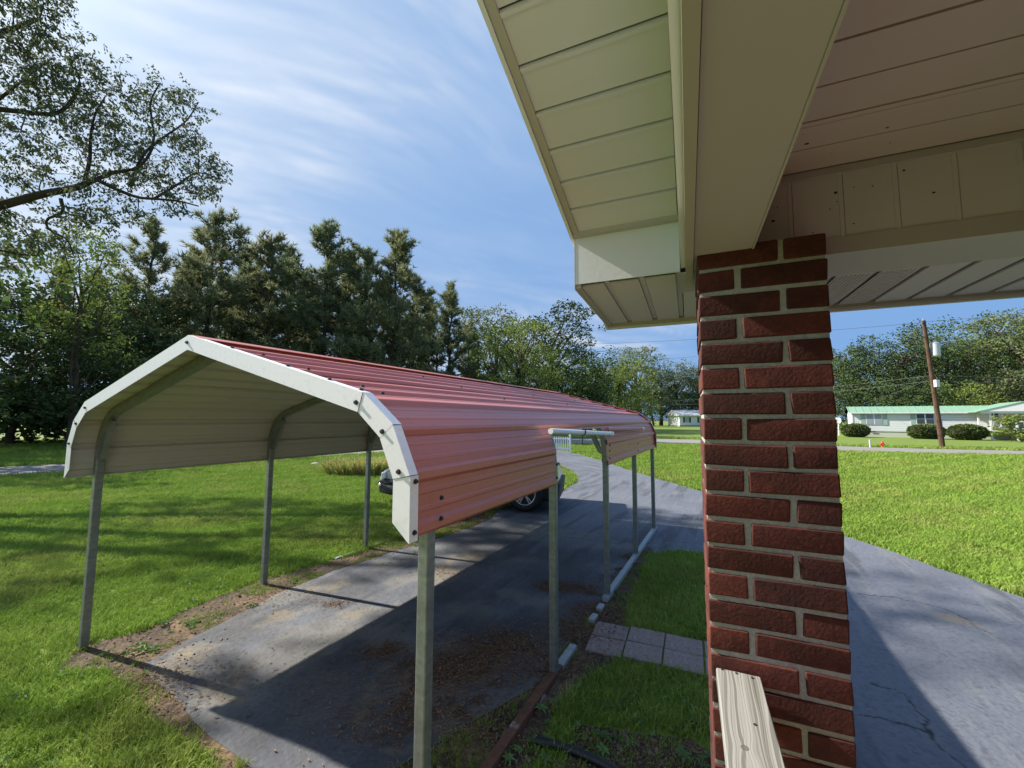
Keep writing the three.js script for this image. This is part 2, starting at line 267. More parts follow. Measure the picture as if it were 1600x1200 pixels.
// half section of the sheet: path by girth, then ribs
const path = [];
{
  const B0 = [1.5, 2.068], B1 = [1.868, 1.974], B2 = [1.868, 1.62]; path.push([0, 2.455]); for (let i = 1; i < 12; i++) path.push([1.5 * i / 12, lerp(2.455, 2.068, i / 12)]);
  for (let i = 0; i <= ARCN; i++) { const t = i / ARCN, q = 1 - t; path.push([q * q * B0[0] + 2 * q * t * B1[0] + t * t * B2[0], q * q * B0[1] + 2 * q * t * B1[1] + t * t * B2[1]]); }
  path.push([1.871, 1.53], [1.874, 1.440]);
}
const girth = [0]; for (let i = 1; i < path.length; i++) girth.push(girth[i - 1] + Math.hypot(path[i][0] - path[i - 1][0], path[i][1] - path[i - 1][1]));
const GEND = girth[girth.length - 1];
function onPath(g, off = 0) {
  let i = 1; while (i < path.length - 1 && girth[i] < g) i++;
  const a = path[i - 1], b = path[i], t = (g - girth[i - 1]) / (girth[i] - girth[i - 1]), dx = b[0] - a[0], dy = b[1] - a[1], L = Math.hypot(dx, dy);
  const nrm = k => { const p = path[Math.max(0, k - 1)], q = path[Math.min(path.length - 1, k + 1)], l = Math.hypot(q[0] - p[0], q[1] - p[1]); return [-(q[1] - p[1]) / l, (q[0] - p[0]) / l]; };
  const n0 = nrm(i - 1), n1 = nrm(i), tt = clamp(t), n = [lerp(n0[0], n1[0], tt), lerp(n0[1], n1[1], tt)];
  return [a[0] + dx * t + n[0] * off, a[1] + dy * t + n[1] * off];
}
const RIBS = []; for (let k = -1; k < 10; k++) RIBS.push(GEND - .262 - k * .2286 + 0); RIBS.sort((a, b) => a - b);
function ribH(g) { let h = 0; for (const r of RIBS) { const d = Math.abs(g - r); h = Math.max(h, .022 * clamp((.034 - d) / .019)); for (const m of [.0762, .1524]) h = Math.max(h, .0030 * clamp((.014 - Math.abs(g - r - m)) / .007)); } return h; }
function sampleG(g0, g1) {
  const s = new Set([g0, g1]); for (const r of RIBS) for (const d of [-.034, -.017, .017, .034, .0622, .0692, .0832, .0902, .1384, .1454, .1594, .1664]) if (r + d > g0 && r + d < g1) s.add(r + d);
  for (const g of girth) if (g > g0 && g < g1) s.add(g); return [...s].sort((a, b) => a - b);
}
function sheetGeo(side, g0, g1, s0, s1, off, seed = 0) {
  const gs = sampleG(g0, g1), nz = Math.max(2, Math.round((s1 - s0) / .3)), pos = [], idx = [];
  for (let j = 0; j <= nz; j++) for (const g of gs) { const w = (vnoise(g * 5 + seed, (s0 + (s1 - s0) * j / nz) * 1.7 + seed) - .5) * .0035, [x, y] = onPath(g, off + ribH(g) + w); pos.push(side * x, y, -(s0 + (s1 - s0) * j / nz)); }
  const n = gs.length; for (let j = 0; j < nz; j++) for (let i = 0; i < n - 1; i++) { const p = j * n + i; idx.push(p, p + n, p + 1, p + 1, p + n, p + n + 1); }
  const g = new THREE.BufferGeometry(); g.setAttribute('position', new THREE.Float32BufferAttribute(pos, 3)); g.setIndex(idx); const c = toCreasedNormals(g, .35);
  const p = c.attributes.position, uv = new Float32Array(p.count * 2); for (let i = 0; i < p.count; i++) { uv[2 * i] = p.getZ(i); uv[2 * i + 1] = p.getY(i) + p.getX(i); } c.setAttribute('uv', new THREE.BufferAttribute(uv, 2)); return c;
}
{
  const L1 = RIBS.find(r => r > .9), L2 = GEND - .262 - .2286, cuts = [[0, L1 + .034, -.010], [L1 - .03, L2 + .034, -.016], [L2 - .03, GEND, -.020]];
  const add = (side, g0, g1, s0, s1, off, seed) => { const o = mesh('roof_panel', sheetGeo(side, g0, g1, s0, s1, off, seed), M.red, carport); mesh('panel_underside', sheetGeo(side, g0 + .001, g1 - .001, s0 + .001, s1 - .001, off - .0025, seed), M.liner, o); };
  for (const side of [-1, 1]) cuts.forEach(([g0, g1, off], k) => {
    if (k < 2 || side < 0) add(side, g0, g1, S0 + .004, S1, off, side * 3 + k * 7);
    else { add(side, g0, g1, S0 + .004, 1.49, off, 31); add(side, g0, GEND - .43, 1.492, 2.972, off, 33); add(side, g0, g1, 2.975, S1, off, 35); }
  });
  // ridge cap
  const rc = new THREE.Shape([[-.11, -.022], [0, .008], [.11, -.022], [.11, -.026], [0, .003], [-.11, -.026]].map(p => new THREE.Vector2(...p)));
  const g = new THREE.ExtrudeGeometry(rc, { depth: S1 - S0 - .01, bevelEnabled: false }); g.translate(0, 2.474, -S1); mesh('ridge_cap', g, M.red, carport);
}
// square tube swept along the section for each bow, with legs
function strip(pts, w, d, z) {   // pts in x,y; rectangle w (in section) by d (along z)
  const pos = [], idx = []; const n = pts.length;
  pts.forEach((p, i) => { const a = pts[Math.max(0, i - 1)], b = pts[Math.min(n - 1, i + 1)], l = Math.hypot(b[0] - a[0], b[1] - a[1]), nx = -(b[1] - a[1]) / l * w / 2, ny = (b[0] - a[0]) / l * w / 2; for (const [sn, sz] of [[1, 1], [-1, 1], [-1, -1], [1, -1]]) pos.push(p[0] + nx * sn, p[1] + ny * sn, z + sz * d / 2); });
  for (let i = 0; i < n - 1; i++) for (let k = 0; k < 4; k++) { const a = i * 4 + k, b = i * 4 + (k + 1) % 4; idx.push(a, b, a + 4, b, b + 4, a + 4); }
  for (const e of [0, (n - 1) * 4]) idx.push(e, e + 1, e + 2, e, e + 2, e + 3);
  const g = new THREE.BufferGeometry(); g.setAttribute('position', new THREE.Float32BufferAttribute(pos, 3)); g.setIndex(idx);
  return metreUV(toCreasedNormals(g, .4));
}
{
  const legG = metreUV(rbox(.057, 1.52, .057, .006, 0, .76 + .02, 0));
  const half = []; for (let g = 0; g <= GEND - .1; g += .06) half.push(onPath(g, -.055)); const full = half.slice(1).reverse().map(p => [-p[0], p[1]]).concat(half);
  const bowG = strip(full, .055, .057, 0), sleeveG = metreUV(rbox(.060, .15, .062, .008, 0, 1.50, 0));
  const braceG = mergeGeometries([strip([[-.0, 0], [.03, .012], [.17, .30], [.19, .34]], .05, .03, 0)]);
  for (let k = 0; k < 5; k++) {
    const b = mesh('bow', bowG, M.galv, carport); b.position.z = -k * SP;
    for (const sd of [-1, 1]) {
      const o = mesh('post', legG, M.galv, carport); o.position.set(sd * 1.822, 0, -k * SP); o.rotation.y = (hash(k, sd + 3) - .5) * .02;
      const sl = mesh('sleeve', sleeveG, M.galv, o); sl.position.set(-sd * .005, .04, 0);
      const r = mesh('gusset', braceG, M.galv, o); r.position.set(-sd * .03, 1.58, 0); if (sd > 0) r.rotation.y = Math.PI;
    }
  }
  const railG = (a, b) => metreUV(rbox(.06, .057, b - a, .005, 0, .028, -(a + b) / 2));
  for (const [x, a, b, m, y] of [[1.822, -1.1, 1.62, M.rust, .0], [1.822, 1.63, 1.96, M.railSteel, -.012], [1.822, 2.46, 2.60, M.railSteel, -.016], [1.822, 2.72, 2.84, M.railSteel, -.012], [1.822, 2.95, 6.22, M.railSteel, .012], [-1.822, 2.5, 6.1, M.railSteel, -.036]]) { const o = mesh('base_rail', railG(a, b), m, carport); o.position.set(x, y, 0); }
}
// white end trim: an angle, face to the front and flange over the sheet; segments as bent and screwed
const screwG = (() => { const a = new THREE.CylinderGeometry(.008, .009, .008, 6), b = new THREE.CylinderGeometry(.0115, .0115, .003, 12); a.translate(0, .006, 0); b.translate(0, .001, 0); return mergeGeometries([a.toNonIndexed(), b.toNonIndexed()]); })();
function screw(parent, x, y, z, n) { const o = mesh('screw', screwG, M.screw, parent); o.position.set(x, y, z); o.quaternion.setFromUnitVectors(V(0, 1, 0), n.clone().normalize()); return o; }
{
  const K = [[0, 2.476], [1.591, 2.066], [1.779, 1.922], [1.881, 1.712], [1.884, 1.437]];
  const KI = K.map((p, i) => { const a = K[Math.max(0, i - 1)], b = K[Math.min(4, i + 1)], l = Math.hypot(b[0] - a[0], b[1] - a[1]); const nx = (b[1] - a[1]) / l, ny = -(b[0] - a[0]) / l; return i === 0 ? [0, p[1] - .093] : [p[0] + nx * .092, p[1] + ny * .092 + (i === 4 ? .075 : 0)]; });
  for (const [s, fw] of [[S0, 1], [S1, -1]]) for (const side of [-1, 1]) for (let i = 0; i < 4; i++) {
    const zf = -s + fw * (.004 + (i % 2 ? .0 : .0022)), nip = (p, q, k) => [lerp(p[0], q[0], k), lerp(p[1], q[1], k)], cut = i ? .0035 / Math.hypot(K[i + 1][0] - K[i][0], K[i + 1][1] - K[i][1]) : 0, a = nip(K[i], K[i + 1], cut), b = K[i + 1], ai = nip(KI[i], KI[i + 1], cut * 1.2), bi = KI[i + 1], t = .003 * fw, fl = -.052 * fw;
    const P = (p, z) => V(side * p[0], p[1], z), q = [];
    const quad = (A, B, C, D) => q.push(A, B, C, A, C, D);
    quad(P(a, zf), P(b, zf), P(bi, zf), P(ai, zf)); quad(P(a, zf - t), P(b, zf - t), P(bi, zf - t), P(ai, zf - t)); quad(P(ai, zf), P(bi, zf), P(bi, zf - t), P(ai, zf - t));
    if (i === 3) quad(P(b, zf), P(bi, zf), P(bi, zf - t), P(b, zf - t));
    const out = .004 - (i % 2 ? 0 : .0015), l = Math.hypot(b[0] - a[0], b[1] - a[1]), nx = -(b[1] - a[1]) / l * out, ny = (b[0] - a[0]) / l * out, a2 = [a[0] + nx, a[1] + ny], b2 = [b[0] + nx, b[1] + ny];
    if (fw > 0 || i < 9) { quad(P(a2, zf), P(b2, zf), P(b2, zf + fl), P(a2, zf + fl)); quad(P(a, zf), P(b, zf), P(b, zf + fl), P(a, zf + fl)); quad(P(a2, zf), P(b2, zf), P(b, zf), P(a, zf)); quad(P(a2, zf + fl), P(b2, zf + fl), P(b, zf + fl), P(a, zf + fl)); }
    const g = new THREE.BufferGeometry().setFromPoints(q); g.computeVertexNormals();
    const o = mesh('end_trim', metreUV(g), fw > 0 ? M.white : M.red, carport);
    if (fw > 0) {
      const zs = zf + .002, n = V(0, 0, 1);
      if (i === 0) { screw(o, side * 1.555, 2.022, zs, n); if (side > 0) screw(o, -.005, 2.43, zs, n); for (const t of [.28, .62, .83, .97]) screw(o, side * lerp(a2[0], b2[0], t), lerp(a2[1], b2[1], t), zf - .035, V(side * nx, ny, 0)); screw(o, side * 1.64, 2.063, zf - .075, V(side * nx, ny, 0)); }
      if (i === 1) screw(o, side * 1.722, 1.892, zs, n);
      if (i === 2) screw(o, side * 1.825, 1.725, zs, n);
      if (i === 3) { for (const y of [1.685, 1.475]) screw(o, side * b2[0], y, zf - .03, V(side, 0, 0)); }
    }
  }
}
// screws on the side panel, ridge line and slope
for (const [s, y] of [[.03, 1.585], [.03, 1.492], [1.46, 1.60], [1.46, 1.50], [3.02, 1.66], [3.02, 1.60], [3.02, 1.52], [4.57, 1.60], [4.57, 1.50], [6.1, 1.62], [6.1, 1.52]]) screw(carport, 1.876, y, -s, V(1, 0, 0));
for (let k = 0; k < 5; k++) for (const gi of [2, 4, 6]) { const [x, y] = onPath(RIBS[gi], .013); screw(carport, x, y, -k * SP, V(.25, 1, 0)); }
// PVC pipes fixed along the cut-out
{
  const pipe = (s0, x0, y0, s1, x1, y1, r, m, nm) => { const A = V(x0, y0, -s0), B = V(x1, y1, -s1), g = new THREE.CylinderGeometry(r, r, A.distanceTo(B), 14, 1, false), o = mesh(nm, g, m, carport); o.position.copy(A).add(B).multiplyScalar(.5); o.quaternion.setFromUnitVectors(V(0, 1, 0), B.clone().sub(A).normalize()); const cg = new THREE.CylinderGeometry(r * 1.22, r * 1.22, .09, 14), c = mesh('pipe_coupling', cg, m === M.red ? M.pvc : m, o); c.position.y = A.distanceTo(B) / 2 - .03; return o; };
  pipe(1.32, 1.885, 1.858, 3.03, 1.90, 1.787, .022, M.pvc, 'gutter_pipe');
  pipe(3.05, 1.85, 1.835, 4.95, 1.885, 1.803, .020, M.red, 'gutter_pipe');
  for (const s of [2.05, 2.98]) { const o = mesh('pipe_clip', new THREE.TorusGeometry(.027, .006, 6, 14), M.screw, carport); o.position.set(1.893, s < 2.5 ? 1.835 : 1.792, -s); }
}

// ------------------------------------------------------------------ the porch the photograph is taken from
const house = thing('porch', 'house porch with dark red brick pillar, cream vinyl soffits and boxed eave', 'porch', [HO.x, 0, HO.z], -HTH);   // local x = along the eave, -z = outwards
const sp = (a0, a1, y0, y1, b0, b1) => span(a0, a1, y0, y1, -b1, -b0);
{
  const pil = mesh('brick_pillar', metreUV(sp(.0045, .2965, 0, 2.428, .0045, .2965)), M.mortar, house);
  const CH = .06773, bh = .0570, R = RNG(77), tones = [[.155, .034, .022], [.125, .027, .019], [.185, .044, .028], [.105, .026, .020], [.165, .045, .030], [.075, .030, .024]];
  const mats = tones.map(c => mat(lin(c[0] * .75, c[1] * .70, c[2] * .72), .88, { map: T.brick, bumpMap: T.brickBump, bumpScale: .0005 }));
  const variant = (L, seed) => { const g = mergeVertices(metreUV(new RoundedBoxGeometry(L, bh, .0925, 1, .0045)), 1e-5), p = g.attributes.position; for (let i = 0; i < p.count; i++) { const x = p.getX(i), y = p.getY(i), z = p.getZ(i); p.setXYZ(i, x + (vnoise(y * 40 + seed, z * 40) - .5) * .0028, y + (vnoise(x * 30 + seed, z * 30 + 5) - .5) * .0035, z + (vnoise(x * 25 + seed, y * 40 + 9) - .5) * .004); } g.computeVertexNormals(); const n = metreUV(g, 3.1); n.attributes.uv.array.forEach((v, i, a) => a[i] = v + seed * .37); return n; };
  const GS = [0, 1, 2, 3, 4, 5].map(k => variant(.1945, k * 3.3));
  for (let c = 0; c < 36; c++) {
    const y = 2.367 + .0339 - c * CH; if (y < 0) break; const flip = c % 2 === 0;
    for (let k = 0; k < 4; k++) {
      // pinwheel of four bricks round the core
      const o = mesh('brick', GS[Math.floor(R() * 6)], mats[Math.floor(R() * R() * 6)], pil), h = .30, f = .0463;
      const along = flip ? .0973 : h - .0973, q = [[along, f], [f, h - along], [h - along, h - f], [h - f, along]][k];
      o.position.set(q[0] + (R() - .5) * .0014, y + (R() - .5) * .0018, -(q[1]) + (R() - .5) * .0014); o.rotation.y = (k % 2 ? Math.PI / 2 : 0) + (R() < .5 ? Math.PI : 0) + (R() - .5) * .005; o.rotation.z = (R() - .5) * .008;
    }
  }
}
// wooden beam over the open end, vinyl wrapped, following the roof slope on top
const RK = b => 2.59 + .28 * (.126 - b);
function rakeSlab(a0, a1, b0, b1, y0, y1) {   // slab parallel to the rake, offsets from its soffit plane
  const g = sp(a0, a1, 0, 1, b0, b1), p = g.attributes.position; for (let i = 0; i < p.count; i++) p.setY(i, RK(-p.getZ(i)) + (p.getY(i) > .5 ? y1 : y0)); g.computeVertexNormals(); return metreUV(g);
}
{
  const g = sp(-.008, .135, 0, 1, -4.2, .13), p = g.attributes.position; for (let i = 0; i < p.count; i++) p.setY(i, p.getY(i) > .5 ? RK(-p.getZ(i)) + .02 : 2.413); g.computeVertexNormals();
  const beam = mesh('gable_beam', metreUV(g), M.beam, house);
  mesh('edge_channel', metreUV(sp(-.030, -.0095, 2.404, 2.425, -4.2, .21)), M.channel, beam);
  { const q = sp(-.044, -.0085, 0, 1, -4.2, .128), w = q.attributes.position; for (let i = 0; i < w.count; i++) w.setY(i, w.getY(i) > .5 ? RK(-w.getZ(i)) + .012 : 2.427); q.computeVertexNormals(); mesh('gable_board', metreUV(q), M.fascia, beam); }
  mesh('edge_channel', metreUV(sp(.1355, .140, 2.410, 2.424, -4.2, .128)), M.beam, beam);
}
// sloping rake soffit of vinyl panels
{
  const rk = mesh('rake_soffit', rakeSlab(-.378, -.046, -4.2, .128, .060, .070), M.soffitBack, house);
  const pg = (() => { const g = rakeSlab(-.366, -.050, -.097 / 2, .097 / 2, 0, .0085); const dy = RK(0); g.translate(0, -dy, 0); return g; })();
  const lip = (() => { const g = rakeSlab(-.366, -.050, -.0052, .0036, -.004, .006); g.translate(0, -RK(0), 0); return g; })();
  for (let k = 0; k < 38; k++) { const b = .116 - .055 - k * .1098, o = mesh('soffit_panel', pg, M.soffit, rk); o.position.set(0, RK(b), -b); const l = mesh('panel_lip', lip, M.soffit, rk); l.position.set(0, RK(b - .0495) , -(b - .0495)); }
  mesh('rake_channel', rakeSlab(-.386, -.3665, -4.2, .128, -.006, .012), M.channel, house);
  mesh('rake_fascia', rakeSlab(-.398, -.3875, -4.2, .80, -.010, .17), M.fascia, house);
}
// boxed return closing the rake against the eave
{
  mesh('eave_return', metreUV(sp(-.384, -.046, 2.417, 2.592, .129, .135)), M.fascia, house);
  mesh('return_channel', metreUV(sp(-.384, -.046, 2.580, 2.612, .108, .1285)), M.channel, house);
  mesh('return_side', metreUV(sp(-.3865, -.3845, 2.40, 2.60, .128, .80)), M.fascia, house);
}
// level eave soffit
{
  const es = mesh('eave_soffit', metreUV(sp(-.384, 9, 2.53, 2.545, .136, .785)), M.soffitBack, house);
  const plain = metreUV(sp(-.0465, .0465, 2.413, 2.4205, -.205, .205));
  const holed = (() => {
    const sh = new THREE.Shape([[-.0465, -.205], [.0465, -.205], [.0465, .205], [-.0465, .205]].map(p => new THREE.Vector2(...p)));
    for (let i = 0; i < 8; i++) for (let j = 0; j < 24; j++) { const x = -.0425 + i * .0112, y = -.19 + j * .0162, h = new THREE.Path(); h.moveTo(x, y); h.lineTo(x, y + .0105); h.lineTo(x + .0065, y + .0105); h.lineTo(x + .0065, y); h.closePath(); sh.holes.push(h); }
    const g = new THREE.ExtrudeGeometry(sh, { depth: .003, bevelEnabled: false }); g.rotateX(Math.PI / 2); g.translate(0, 2.4165, 0); return metreUV(g);
  })();
  const rib = metreUV(sp(-.0085, .0085, 2.4215, 2.4235, -.205, .205));
  for (let k = 0; k < 55; k++) {
    const a0 = .521 - 7 * .1142 + k * .1142, mid = a0 - .0571; if (mid < -.36 || mid > 6) continue;
    const lo = mid < -.05 ? .155 : .352, o = mesh('soffit_panel', k === 6 + 1 || k === 8 ? holed : plain, M.soffit, es), len = (.765 - lo) / .41;
    o.scale.z = len; o.position.set(mid, 0, -(lo + .765) / 2); const r = mesh('panel_lip', rib, M.soffit, es); r.scale.z = len; r.position.set(a0 - .001, 0, -(lo + .765) / 2);
  }
  mesh('eave_channel', metreUV(sp(-.386, 9, 2.402, 2.420, .767, .786)), M.channel, house);
  mesh('eave_fascia', metreUV(sp(-.397, 9, 2.392, 2.57, .787, .803)), M.fascia, house);
  mesh('eave_channel', metreUV(sp(-.3845, -.366, 2.404, 2.420, .137, .766)), M.channel, house);
}
// header beam along the eave: trim, vertical panels, channel
{
  const hb = mesh('header_beam', metreUV(sp(.136, 6, 2.416, 2.66, .136, .345)), M.soffitBack, house);
  mesh('beam_underside', metreUV(sp(-.045, 6, 2.4125, 2.4155, .136, .350)), M.beam, hb);
  mesh('bottom_trim', metreUV(sp(.1355, 6, 2.4118, 2.459, .127, .1355)), M.beam, hb);
  mesh('top_channel', metreUV(sp(.1355, 6, 2.640, 2.661, .121, .1355)), M.beam, hb);
  const pg = metreUV(sp(-.0545, .0545, 2.459, 2.640, .1305, .1358)), rg = metreUV(sp(-.005, .005, 2.459, 2.640, .1285, .1358));
  for (let k = 0; k < 49; k++) { const o = mesh('wall_panel', pg, M.soffit, hb); o.position.x = .196 + k * .1195; const r = mesh('panel_lip', rg, M.soffit, hb); r.position.x = .254 + k * .1195; }
}
// porch ceiling boards
{
  const pc = mesh('porch_ceiling', metreUV(sp(.135, 6, 2.672, 2.69, -4.1, .135)), M.soffitBack, house), R = RNG(3), pg = metreUV(sp(.136, 6, 2.661, 2.671, -.0555, .0555));
  for (let k = 0; k < 36; k++) { const b = .120 - .058 - k * .1165, o = mesh('ceiling_panel', pg, M.porchCeiling, pc); o.position.set(0, (R() - .5) * .0015, -b); if (k % 3 === 1) { const r = mesh('panel_lip', metreUV(sp(.136, 6, 2.6585, 2.662, -.010, .010)), M.porchCeiling, pc); r.position.z = -(b - .03); } }
  // mud dauber specks and insect stains
  const spk = new THREE.SphereGeometry(1, 7, 5);
  for (let i = 0; i < 26; i++) { const a = .2 + R() * R() * .55, face = R() < .55, o = mesh('insect_speck', spk, M.black, face ? pc : pc), s = .0012 + R() * R() * .0035; o.scale.set(s * (.6 + R()), face ? s : s * .4, s * (face ? .4 : 1)); if (face) o.position.set(a, 2.48 + R() * .14, -.1300); else o.position.set(.17 + R() * .3, 2.6605, .01 + R() * .18 - .1); }
}
// roof, walls and floor of the house (out of frame, they shade the porch)
mesh('roof', rakeSlab(-.41, 9, -4.6, .82, .175, .27), M.shingle, house);
{ const g = rakeSlab(-.41, 9, -9.2, -4.6, .175, .27), p = g.attributes.position; for (let i = 0; i < p.count; i++) { const b = -p.getZ(i); p.setY(i, p.getY(i) - 2 * .28 * (-4.6 - b)); } g.computeVertexNormals(); mesh('roof', g, M.shingle, house); }
mesh('house_wall', metreUV(sp(-.05, 9, .2, 2.658, -9, -1.9)), M.houseBrick, house);
mesh('house_wall', metreUV(sp(1.0, 9, .2, 2.658, -1.89, .12)), M.houseBrick, house);
mesh('porch_floor', metreUV(sp(-.10, .99, 0, .40, -1.89, -.005)), M.concrete, house);
// weathered handrail board
{
  const t = thing('handrail', 'weathered grey wooden handrail board nailed against the brick pillar', 'handrail', [HO.x, 0, HO.z], -HTH);
  const g = rbox(.1, .038, 1.85, .004), uv = g.attributes.uv, p = g.attributes.position; for (let i = 0; i < p.count; i++) uv.setXY(i, (p.getX(i) + .05) / .1, (p.getZ(i) + .925) / .9); g.translate(.062, 1.298, .932); mesh('rail_board', g, M.wood, t);
  const g2 = rbox(.038, .089, 1.85, .004); g2.translate(.085, 1.232, .932); mesh('under_rail', metreUV(g2, 2), M.wood, t);
  const ng = new THREE.CylinderGeometry(.0032, .0032, .002, 8); for (const [x, z] of [[.026, .014], [.058, .018], [.092, .024], [.075, .20]]) { const o = mesh('nail_head', ng, M.screw, t); o.position.set(x, 1.3175, z); }
  const pg = metreUV(box(.089, .86, .089), 2); const post = mesh('rail_post', pg, M.wood, t); post.position.set(.08, .83, 1.8);
}

// ------------------------------------------------------------------ vehicle behind the carport
{
  const A = V(-2.86, 0, -10.3), B = V(1.10, 0, -9.45), L = A.distanceTo(B), dir = B.clone().sub(A).normalize();
  const car = thing('parked_car', 'pale champagne sport utility vehicle parked behind the carport', 'car', [(A.x + B.x) / 2, .008, (A.z + B.z) / 2], Math.atan2(-dir.z, dir.x));
  const paint = new THREE.MeshPhysicalMaterial({ color: lin(.62, .60, .53), roughness: .35, clearcoat: 1, clearcoatRoughness: .08, metalness: .2, side: THREE.DoubleSide }), clad = mat(lin(.018, .018, .02), .6), glass = mat(lin(.02, .025, .03), .06), rim = mat(lin(.62, .63, .65), .25, { metalness: .8 }), h = L / 2;
  const S = (pts, d, bev = .05) => { const g = new THREE.ExtrudeGeometry(new THREE.Shape(pts.map(p => new THREE.Vector2(...p))), { depth: d - 2 * bev, bevelEnabled: true, bevelSize: bev, bevelThickness: bev, bevelSegments: 3 }); g.translate(0, 0, -d / 2 + bev); const q = g.attributes.position; for (let i = 0; i < q.count; i++) { const e = sstep(h - .75, h + .02, Math.abs(q.getX(i))), z = q.getZ(i); q.setZ(i, z * (1 - .20 * e * e)); } return toCreasedNormals(g, .6); };
  const W = 1.82;
  mesh('body', S([[-h + .6, .42], [-h + .3, .42], [-h + .08, .42], [-h + .04, .56], [-h + .14, .70], [-h + .5, .86], [-h + 1.25, 1.02], [h - .95, 1.0], [h - .4, .93], [h - .14, .80], [h - .06, .62], [h - .08, .42]], W, .06), paint, car);
  mesh('cabin', S([[-h + 1.2, 1.0], [-h + 1.95, 1.58], [-h + 2.5, 1.66], [h - .75, 1.62], [h - .25, 1.02]], W - .24, .08), paint, car);
  for (const sd of [-1, 1]) { for (const q of [[[-h + 1.5, 1.06], [-h + 2.05, 1.5], [-.0, 1.54], [-.0, 1.06]], [[.06, 1.06], [.06, 1.54], [1.1, 1.52], [1.25, 1.06]], [[1.33, 1.06], [1.18, 1.52], [h - .72, 1.48], [h - .45, 1.08]]]) { const w = mesh('window', S(q, .012, .004), glass, car); w.position.z = sd * (W / 2 - .122); } }
  mesh('lower_cladding', S([[-h + .6, .26], [-h + .3, .26], [-h + .03, .28], [-h - .01, .48], [-h + .12, .54], [-h + .4, .5], [1.0, .40], [h - .1, .56], [h + .01, .55], [h - .02, .26]], W + .03, .04), clad, car);
  mesh('windshield', (() => { const g = box(.02, .78, W - .42); g.rotateZ(-.92); g.translate(-h + 1.54, 1.30, 0); return g; })(), glass, car);
  const tg = new THREE.TorusGeometry(.29, .085, 12, 32), rg = new THREE.CylinderGeometry(.225, .225, .12, 28); rg.rotateX(Math.PI / 2);
  for (const x of [-h + .85, h - .66]) for (const sd of [-1, 1]) {
    const t = mesh('wheel', tg, M.black, car); t.position.set(x, .375, sd * (W / 2 - .10)); const dk = mesh('wheel_disc', rg, M.black, t); const rr = mesh('rim', new THREE.TorusGeometry(.225, .016, 8, 32), rim, t); rr.position.z = sd * .065;
    for (let k = 0; k < 5; k++) for (const e of [-.13, .13]) { const g = box(.028, .215, .022, 0, .112, sd * .066); g.rotateZ(k * Math.PI * .4 + e); mesh('spoke', g, rim, t); } mesh('hub_cap', (() => { const g = new THREE.CylinderGeometry(.045, .045, .02, 16); g.rotateX(Math.PI / 2); g.translate(0, 0, sd * .07); return g; })(), rim, t);
  }
  for (const sd of [-1, 1]) { mesh('headlight', rbox(.12, .16, .34, .04, -h + .13, .64, sd * .66, 2), mat(lin(.75, .76, .78), .1), car); mesh('tail_light', rbox(.08, .3, .2, .03, h - .12, .72, sd * .74, 2), mat(lin(.25, .01, .01), .15), car); mesh('side_mirror', rbox(.1, .14, .2, .04, -h + 1.62, 1.12, sd * (W / 2 + .06), 2), clad, car); for (const x of [-.15, 1.0]) mesh('door_handle', rbox(.18, .03, .03, .01, x, .95, sd * (W / 2 + .004)), clad, car); }
  mesh('fog_lamp', (() => { const g = new THREE.SphereGeometry(.05, 12, 8); g.translate(-h + .02, .42, .72); return g; })(), mat(lin(.8, .8, .8), .1), car);
}
// ------------------------------------------------------------------ small things near the drives
{
  const t = thing('picket_fence', 'short white picket fence with a capped end post', 'fence'), e = V(3.3, 0, -23.5), d = V(-.96, 0, -.28).normalize(), m = M.white, put = (o, k, y) => { o.position.set(e.x + d.x * k, y, e.z + d.z * k); o.rotation.y = Math.atan2(-d.z, d.x); };
  const pg = rbox(.1, 1.02, .1, .01), cg = new THREE.ConeGeometry(.085, .07, 4); cg.rotateY(Math.PI / 4);
  for (const k of [0, 1.9]) { const o = mesh('post', pg, m, t); put(o, k, .51); const c = mesh('post_cap', cg, m, o); c.position.y = .545; }
  for (const y of [.26, .80]) { const o = mesh('rail', rbox(1.8, .07, .04, .006), m, t); put(o, .95, y); }
  const kg = rbox(.055, .78, .022, .005); for (let k = 0; k < 14; k++) { const o = mesh('picket', kg, m, t); put(o, .14 + k * .125, .52); }
}
{ const p = G(910, 697), t = thing('mailbox', 'dark mailbox on a thin black post beside the road', 'mailbox', [p.x, 0, p.z]); mesh('post', cyl(.03, .03, 1.05, 8), M.black, t); const g = new THREE.CylinderGeometry(.1, .1, .5, 14, 1, false, 0, Math.PI); g.rotateZ(Math.PI / 2); g.rotateX(-Math.PI / 2); g.translate(0, 1.13, 0); mesh('box', mergeGeometries([g.toNonIndexed(), box(.5, .12, .2, 0, 1.08, 0).toNonIndexed()]), M.black, t); }
{
  const p = G(1379, 699), t = thing('fire_hydrant', 'small red fire hydrant on the far verge', 'fire hydrant', [p.x, 0, p.z]), m = mat(lin(.55, .03, .02), .45), k = .62;
  const bg = new THREE.LatheGeometry([[.16, 0], [.16, .05], [.12, .06], [.11, .42], [.15, .44], [.15, .5], [.12, .52], [.09, .62], [.03, .67], [.03, .72], [0, .72]].map(q => new THREE.Vector2(q[0] * k, q[1] * k)), 20); mesh('barrel', bg, m, t);
  for (const sd of [-1, 1]) { const g = new THREE.CylinderGeometry(.05 * k, .06 * k, .12 * k, 10); g.rotateZ(Math.PI / 2); g.translate(sd * .16 * k, .35 * k, 0); mesh('nozzle', g, m, t); }
  const g = new THREE.CylinderGeometry(.07 * k, .08 * k, .12 * k, 10); g.rotateX(Math.PI / 2); g.translate(0, .33 * k, .15 * k); mesh('nozzle', g, m, t);
}
